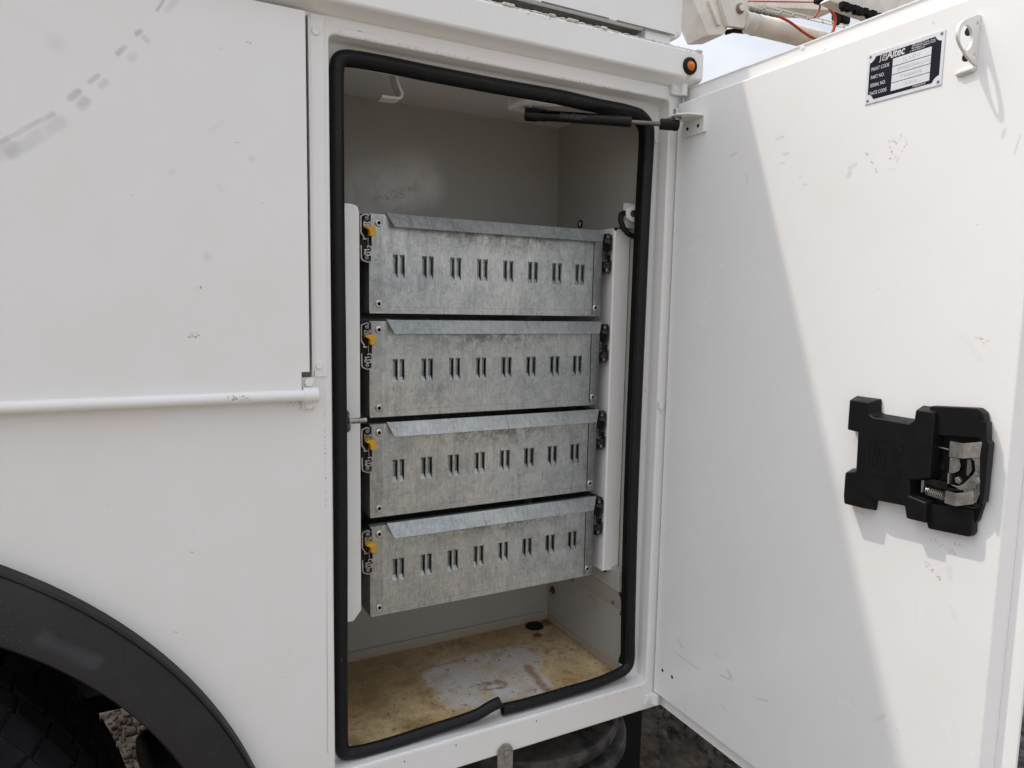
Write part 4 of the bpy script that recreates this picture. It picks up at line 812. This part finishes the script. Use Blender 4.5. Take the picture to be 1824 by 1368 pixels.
# ================================================================ DRAWERS
DW0, DW1, DH = .318, .7555, .154
def drawer(ztop, label):
    root = thing('storage_drawer', label, 'drawer', (.5365, .085, ztop - .077), 'galvanised drawers stacked in the truck compartment')
    zb = ztop - DH
    t = MB()
    # front sheet with lanced slots
    slots = []
    for k in range(8):
        cx = .3660 + k * .04895; slots += [(cx - .0100, cx - .0016), (cx + .0016, cx + .0100)]
    zs0, zs1 = ztop - .0975, ztop - .0603
    xs = [DW0 + .0005]
    for a, c_ in slots: xs += [a, c_]
    xs.append(DW1 - .0005)
    y = .085
    for i in range(len(xs) - 1):
        a, c_ = xs[i], xs[i + 1]
        t.quad((a, y, zb + .001), (c_, y, zb + .001), (c_, y, zs0), (a, y, zs0)); t.quad((a, y, zs1), (c_, y, zs1), (c_, y, ztop), (a, y, ztop))
        if i % 2 == 0: t.quad((a, y, zs0), (c_, y, zs0), (c_, y, zs1), (a, y, zs1))
        else:
            dl, dr_ = .0040, .0058; m = c_ - .0018
            t.quad((a, y, zs0), (c_, y, zs0), (m, y + dr_, zs0 + .0085), (a + .0004, y + dl, zs0 + .0075))      # bottom ramp
            t.quad((a + .0004, y + dl, zs0 + .0075), (m, y + dr_, zs0 + .0085), (m, y + dr_, zs1 - .004), (a + .0004, y + dl, zs1 - .004))
            t.quad((a, y, zs0), (a + .0004, y + dl, zs0 + .0075), (a + .0004, y + dl, zs1 - .004), (a, y, zs1))
            t.quad((a, y, zs1), (c_, y, zs1), (m, y + dr_ * .6, zs1 - .004), (a + .0004, y + dl, zs1 - .004))
            t.quad((c_, y, zs0), (c_, y, zs1), (c_, y + .004, zs1), (c_, y + .004, zs0)); t.quad((m, y + dr_ + .002, zs0 - .001), (c_ + .001, y + dr_ + .002, zs0 - .001), (c_ + .001, y + dr_ + .002, zs1 + .001), (m, y + dr_ + .002, zs1 + .001), mat=1)
    # bottom hem, sides, base, back
    t.grid([[V((x, yy, zz)) for yy, zz in ((y, zb + .001), (y + .0003, zb + .0003), (y + .001, zb), (.32, zb))] for x in (DW0 + .0005, DW1 - .0005)])
    t.box(DW0 + .02, DW1 - .02, .318, .32, zb + .001, ztop)
    t.build('drawer_front', [M_galv, M_dark], root)
    sd_ = MB(); sd_.box(DW0 + .0004, DW0 + .0016, .086, .32, zb + .001, ztop - .002); sd_.box(DW1 - .0016, DW1 - .0004, .086, .32, zb + .001, ztop - .002)
    sd_.box(DW0 + .002, DW1 - .002, .100, .318, zb + .002, zb + .003); sd_.build('drawer_tray', M_galv2, root)
    # dividers glimpsed as the dark inner liner
    # corner flanges folded over the front
    for a, c_, e in ((DW0, DW0 + .0205, DW0 - .0004), (DW1 - .0175, DW1, DW1 - .0008)):
        cf = MB(); cf.box(a, c_, .0838, .0849, zb + .004, ztop, bev=.0004); cf.box(e, e + .0012, .0840, .12, zb + .0045, ztop - .0005)
        if a > .5: cf.box(a - .0006, a - .00005, .0838, .0849, zb + .004, ztop - .003, mat=1)
        cf.build('corner_flange', [M_galv2, M_dark], root)
    lp = MB()
    xl, xr = .3440, DW1 + .0012
    o = [(xl, .0848, ztop + .0005), (xl + .002, .0838, ztop + .0035), (xr, .0838, ztop + .0035), (xr, .0848, ztop + .0005)]
    lp.prism([(xl, .0852, ztop), (xl + .0006, .0842, ztop + .0028), (xl + .0012, .0828, ztop + .0032), (xl + .0098, .0675, ztop - .0190), (xr - .0125, .0675, ztop - .0190), (xr + .0025, .0828, ztop + .0032), (xr + .0025, .0842, ztop + .0028)], (0, .0012, -.0008))
    lp.box(DW0 + .001, DW1 - .001, .0852, .100, ztop - .001, ztop + .0003)
    lp.build('pull_lip', M_galv3, root)
    for (x, z) in ((.3328, ztop - .0135), (.3328, ztop - .1385), (DW1 - .0118, ztop - .1385)):
        rv_ = MB(); rv_.lathe([(.0062, 0), (.0060, .0014), (.0046, .0024), (.0030, .0024), (.0026, .0008)], (x, .0838, z), (0, -1, 0), 22); rv_.cyl((x, .0836, z), (x, .0829, z), .0026, n=14, mat=1)
        rv_.build('rivet', [M_steel2, M_dark], root)
    # slides: end view
    k = 7.15e-5
    for side in (0, 1):
        sm = MB(); ys = .0765 if side == 0 else .082
        X = (lambda cx: .3000 + (cx - 130) * k * .93) if side == 0 else (lambda cx: .7775 - (cx - 110) * k * .88)
        Z = lambda cy: ztop - .0015 - (cy - 110) * k * .93
        Q = lambda cx, cy, y=ys: V((X(cx), y, Z(cy)))
        sm.box(min(X(150), X(420)), max(X(150), X(420)), ys + .003, .30, Z(1205), Z(120), mat=1)
        sec = [(-.00085, -.0015), (.00085, -.0015), (.00085, .006), (-.00085, .006)]
        met = 0 if side == 0 else 2
        for path in ([(350, 165), (325, 135), (285, 125), (180, 165), (165, 200), (165, 550), (232, 640), (225, 690), (300, 685)], [(430, 610), (430, 870)], [(440, 885), (400, 880), (385, 850), (325, 850), (318, 880)],
                     [(168, 840), (175, 1130), (210, 1175), (300, 1210), (360, 1210), (385, 1185)], [(365, 925), (255, 935), (285, 995)], [(250, 1050), (300, 1000), (385, 985), (395, 1045), (330, 1060), (250, 1045), (250, 995), (300, 1010)], [(235, 290), (300, 330), (375, 295), (380, 345), (240, 385), (240, 300)], [(337, 640), (340, 830)]):
            sm.tube([Q(*p_) for p_ in path], 0, sec=sec if path[0][0] != 337 else [(-.0003, 0), (.0003, 0), (.0003, .004), (-.0003, .004)], up=(0, 1, 0), mat=met)
        for cy in (218, 1122): sm.lathe([(.0036, 0), (.0034, .0012), (.0024, .002), (0, .0022)], Q(300, cy, ys - .0005), (0, -1, 0), 16, mat=3)
        slide = sm.build('drawer_slide', [M_steel, M_slide, simple_dim, M_grey], root, 'black oiled drawer slide seen end-on')
        if side == 0:
            yl = MB()
            yl.prism([Q(cx, cy, ys - .001) for cx, cy in ((205, 430), (240, 400), (310, 375), (430, 388), (470, 425), (472, 585), (445, 615), (385, 628), (322, 612), (322, 500), (285, 462))], (0, -.013, -.001), bev=.0016, seg=3)
            yl.build('release_lever', M_yellow, slide)
    return root
simple_dim = simple('dull_dark_steel', (.22, .21, .19), .45, .8, .4, 90); M_grey = simple('grey_rivet_steel', (.20, .20, .21), .5, .5, .2, 60)
dk = MB(); dk.box(.2990, .3175, .08, .32, -.50, .14) if False else None
Lbl = ['top galvanised drawer, just below the empty upper part of the compartment', 'second galvanised drawer from the top, its front nearly level with the eye', 'third galvanised drawer from the top, just under the striker pin', 'bottom galvanised drawer, hanging above the stained compartment floor']
for i, z in enumerate((.1397, -.0263, -.1912, -.3590)): drawer(z, Lbl[i])

# ================================================================ OUTRIGGER PADS
for (cx, cy, cz, r, th, lab) in ((.69, .235, -.868, .205, .036, 'round dusty black outrigger pad, upper of the two under the truck body'), (.712, .235, -.915, .205, .036, 'round dusty black outrigger pad, lower of the two under the truck body')):
    pd = MB(); pd.lathe([(0, th), (r - .012, th), (r - .004, th - .003), (r, th - .009), (r, .009), (r - .005, .002), (r - .01, 0), (0, 0)], (cx, cy, cz), (0, 0, 1), 72)
    if 'upper' in lab: pd.box(cx - .06, cx + .06, cy - .03, cy + .03, cz + th, cz + th + .012, bev=.006)
    o = pd.build('outrigger_pad', M_padm, None, off=V((cx, cy, cz))); o['label'] = lab; o['category'] = 'outrigger pad'; o['group'] = 'outrigger pads stowed under the truck body'

# ================================================================ BOOM above (part of the truck)
YB = 1.15
B = lambda u, v, y=YB: at(u, v, 1, y)
bm_ = MB()
bm_.prism([B(1150, -170), B(1232, -5), B(1262, 63), B(1290, 62), B(1297, 50), B(1298, -170)], (0, .12, 0), bev=.006)
bm_.prism([B(1280, -170, YB - .02), B(1284, 0, YB - .02), B(1297, 46, YB - .02), B(1326, 50, YB - .02), B(1333, 30, YB - .02), B(1334, -170, YB - .02)], (0, .02, 0), bev=.003)
bm_.prism([B(1262, 0, YB - .012), B(1268, 0, YB - .012), B(1285, 44, YB - .012), B(1279, 44, YB - .012)], (0, .014, 0), bev=.003)
bm_.prism([B(1195, 4, YB + .3), B(1490, 19, YB + .3), B(1500, -30, YB + .3), B(1195, -30, YB + .3)], (0, .12, 0), bev=.006)
boom = bm_.build('boom_arm', M_boom, truck)
cy_ = MB(); cy_.cyl(B(1322, 38), B(2300, 281), .0395, n=40, bev=.004); cy_.lathe([(.0405, 0), (.0415, .004), (.0415, .010), (.0405, .013)], B(1342, 43), (B(1600, 107) - B(1322, 38)).normalized(), 40)
cy_.build('lift_cylinder', M_boom, boom)
ub = MB(); ub.prism([B(1475, 0, YB - .25), B(1512, 17, YB - .25), B(2500, 365, YB - .25), B(2540, 250, YB - .25), B(1560, -60, YB - .25)], (0, .05, 0), bev=.01); ub.build('upper_boom', M_boom, boom)
cg = MB(); e = .004
for i in range(1): 
    cg.tube([B(1338, 4, YB - .06), B(1515, 47, YB - .06)], 0, sec=[(-.0026, -.001), (.0026, -.001), (.0026, .001), (-.0026, .001)], up=(0, 1, 0)); cg.tube([B(1338, 11, YB - .06), B(1515, 52, YB - .06)], 0, sec=[(-.0020, -.001), (.0020, -.001), (.0020, .001), (-.0020, .001)], up=(0, 1, 0))
for t_ in (0, .12, .28, .40, .55, .70, .82, .93, 1):
    a, c_ = B(1338, 3, YB - .06).lerp(B(1515, 46, YB - .06), t_), B(1338, 12, YB - .06).lerp(B(1515, 53, YB - .06), t_)
    if t_: cg.tube([a, c_], 0, sec=[(-.004, -.001), (.004, -.001), (.004, .001), (-.004, .001)], up=(0, 1, 0))
cg.build('slotted_guard', M_boom, boom)
pv = MB(); pv.lathe([(.019, 0), (.019, .008), (.015, .014), (.0135, .010), (.013, .006)], B(1317, 16, YB - .02), (0, -1, 0), 30, mat=1); pv.lathe([(.0132, .004), (.0125, .016), (0, .018)], B(1317, 16, YB - .02), (0, -1, 0), 28); pv.build('pivot_pin', [M_boom, simple('stained_ring', (.25, .20, .13), .6)], boom)
rb = MB(); rn = random.Random(5)
for _ in range(26):
    u, v = rn.uniform(1488, 1508), rn.uniform(8, 40); p = B(u, v, YB - .04 + rn.uniform(-.02, .02)); rb.box(p.x - .014, p.x + .014, p.y - .01, p.y + .01, p.z - .012, p.z + .012, bev=.004)
rb.build('torn_rubber_cover', M_under, boom); rb = MB()
for i in range(30):
    u = 1500 + i * 2.6; v = 10 + i * .75 + rn.uniform(-1, 3); p = B(u, v, YB - .27); rb.box(p.x - .008, p.x + .008, p.y - .01, p.y + .01, p.z - rn.uniform(.006, .014), p.z + .012, bev=.003)
rb.build('frayed_rubber_strip', M_under, boom); rb = MB()
p = B(1461, 1, YB - .12); rb.box(p.x - .018, p.x + .018, p.y - .02, p.y + .02, p.z - .010, p.z + .03, bev=.006)
rb.build('hose_clamp', M_under, boom); rb = MB(); rb.prism([B(1296, 52, YB), B(1326, 48, YB), B(1334, 52, YB), B(1330, 58, YB), B(1312, 56, YB), B(1298, 60, YB)], (0, .02, 0), bev=.002)
rb.build('rubber_bumper', M_under, boom)
for path, r in (([B(1389, 30, YB - .11), B(1408, 40, YB - .11), B(1432, 58, YB - .11), B(1452, 69, YB - .11), B(1480, 74, YB - .11)], .0052), ([B(1466, 4, YB - .12), B(1478, 15, YB - .12), B(1487, 32, YB - .12), B(1486, 48, YB - .12), B(1478, 70, YB - .12)], .0062), ([B(1461, 6, YB - .11), B(1459, 18, YB - .11), B(1451, 31, YB - .11)], .0040), ([B(1216, 4, YB + .2), B(1300, 2, YB + .2), B(1455, 4, YB + .2)], .003)):
    h = MB(); h.tube(spline(path), r, 10); h.build('hydraulic_hose', M_red, boom)
ft = MB(); a, c_ = B(1337, 17, YB - .10), B(1389, 30, YB - .10)
for i in range(9):
    t0 = i / 9; ft.cyl(a.lerp(c_, t0), a.lerp(c_, t0 + .11), (.0085, .006, .009, .005, .0078, .005, .0072, .005, .0058)[i], n=(6, 12)[i % 2])
ft.build('hose_fitting', simple('dirty_fitting_steel', (.30, .29, .25), .5, .6, .4, 90), boom)

# ================================================================ beyond the door
mp2 = MB(); M_scuff = simple('scuffed_silver_metal', (.55, .55, .56), .4, .7, .6, 50, .5, col2=(.16, .16, .17))
a, c_ = at(1796, 1262, 0, 1.9), at(1900, 1420, 0, 1.9)
mp2.tube([at(1858, 1268, 0, 2.2), at(1846, 1302, 0, 2.2), at(1835, 1350, 0, 2.2), at(1826, 1400, 0, 2.2), at(1822, 1450, 0, 2.2)], [.04, .045, .05, .05, .05], 24)
tk = mp2.build('metal_tube', M_scuff, None, off=V((2.2, 0, GZ))); tk['label'] = 'scuffed silver metal tube end seen past the open door at the lower right'; tk['category'] = 'metal tube'
for o in list(bpy.data.objects):
    if '_o' in o.keys(): del o['_o']
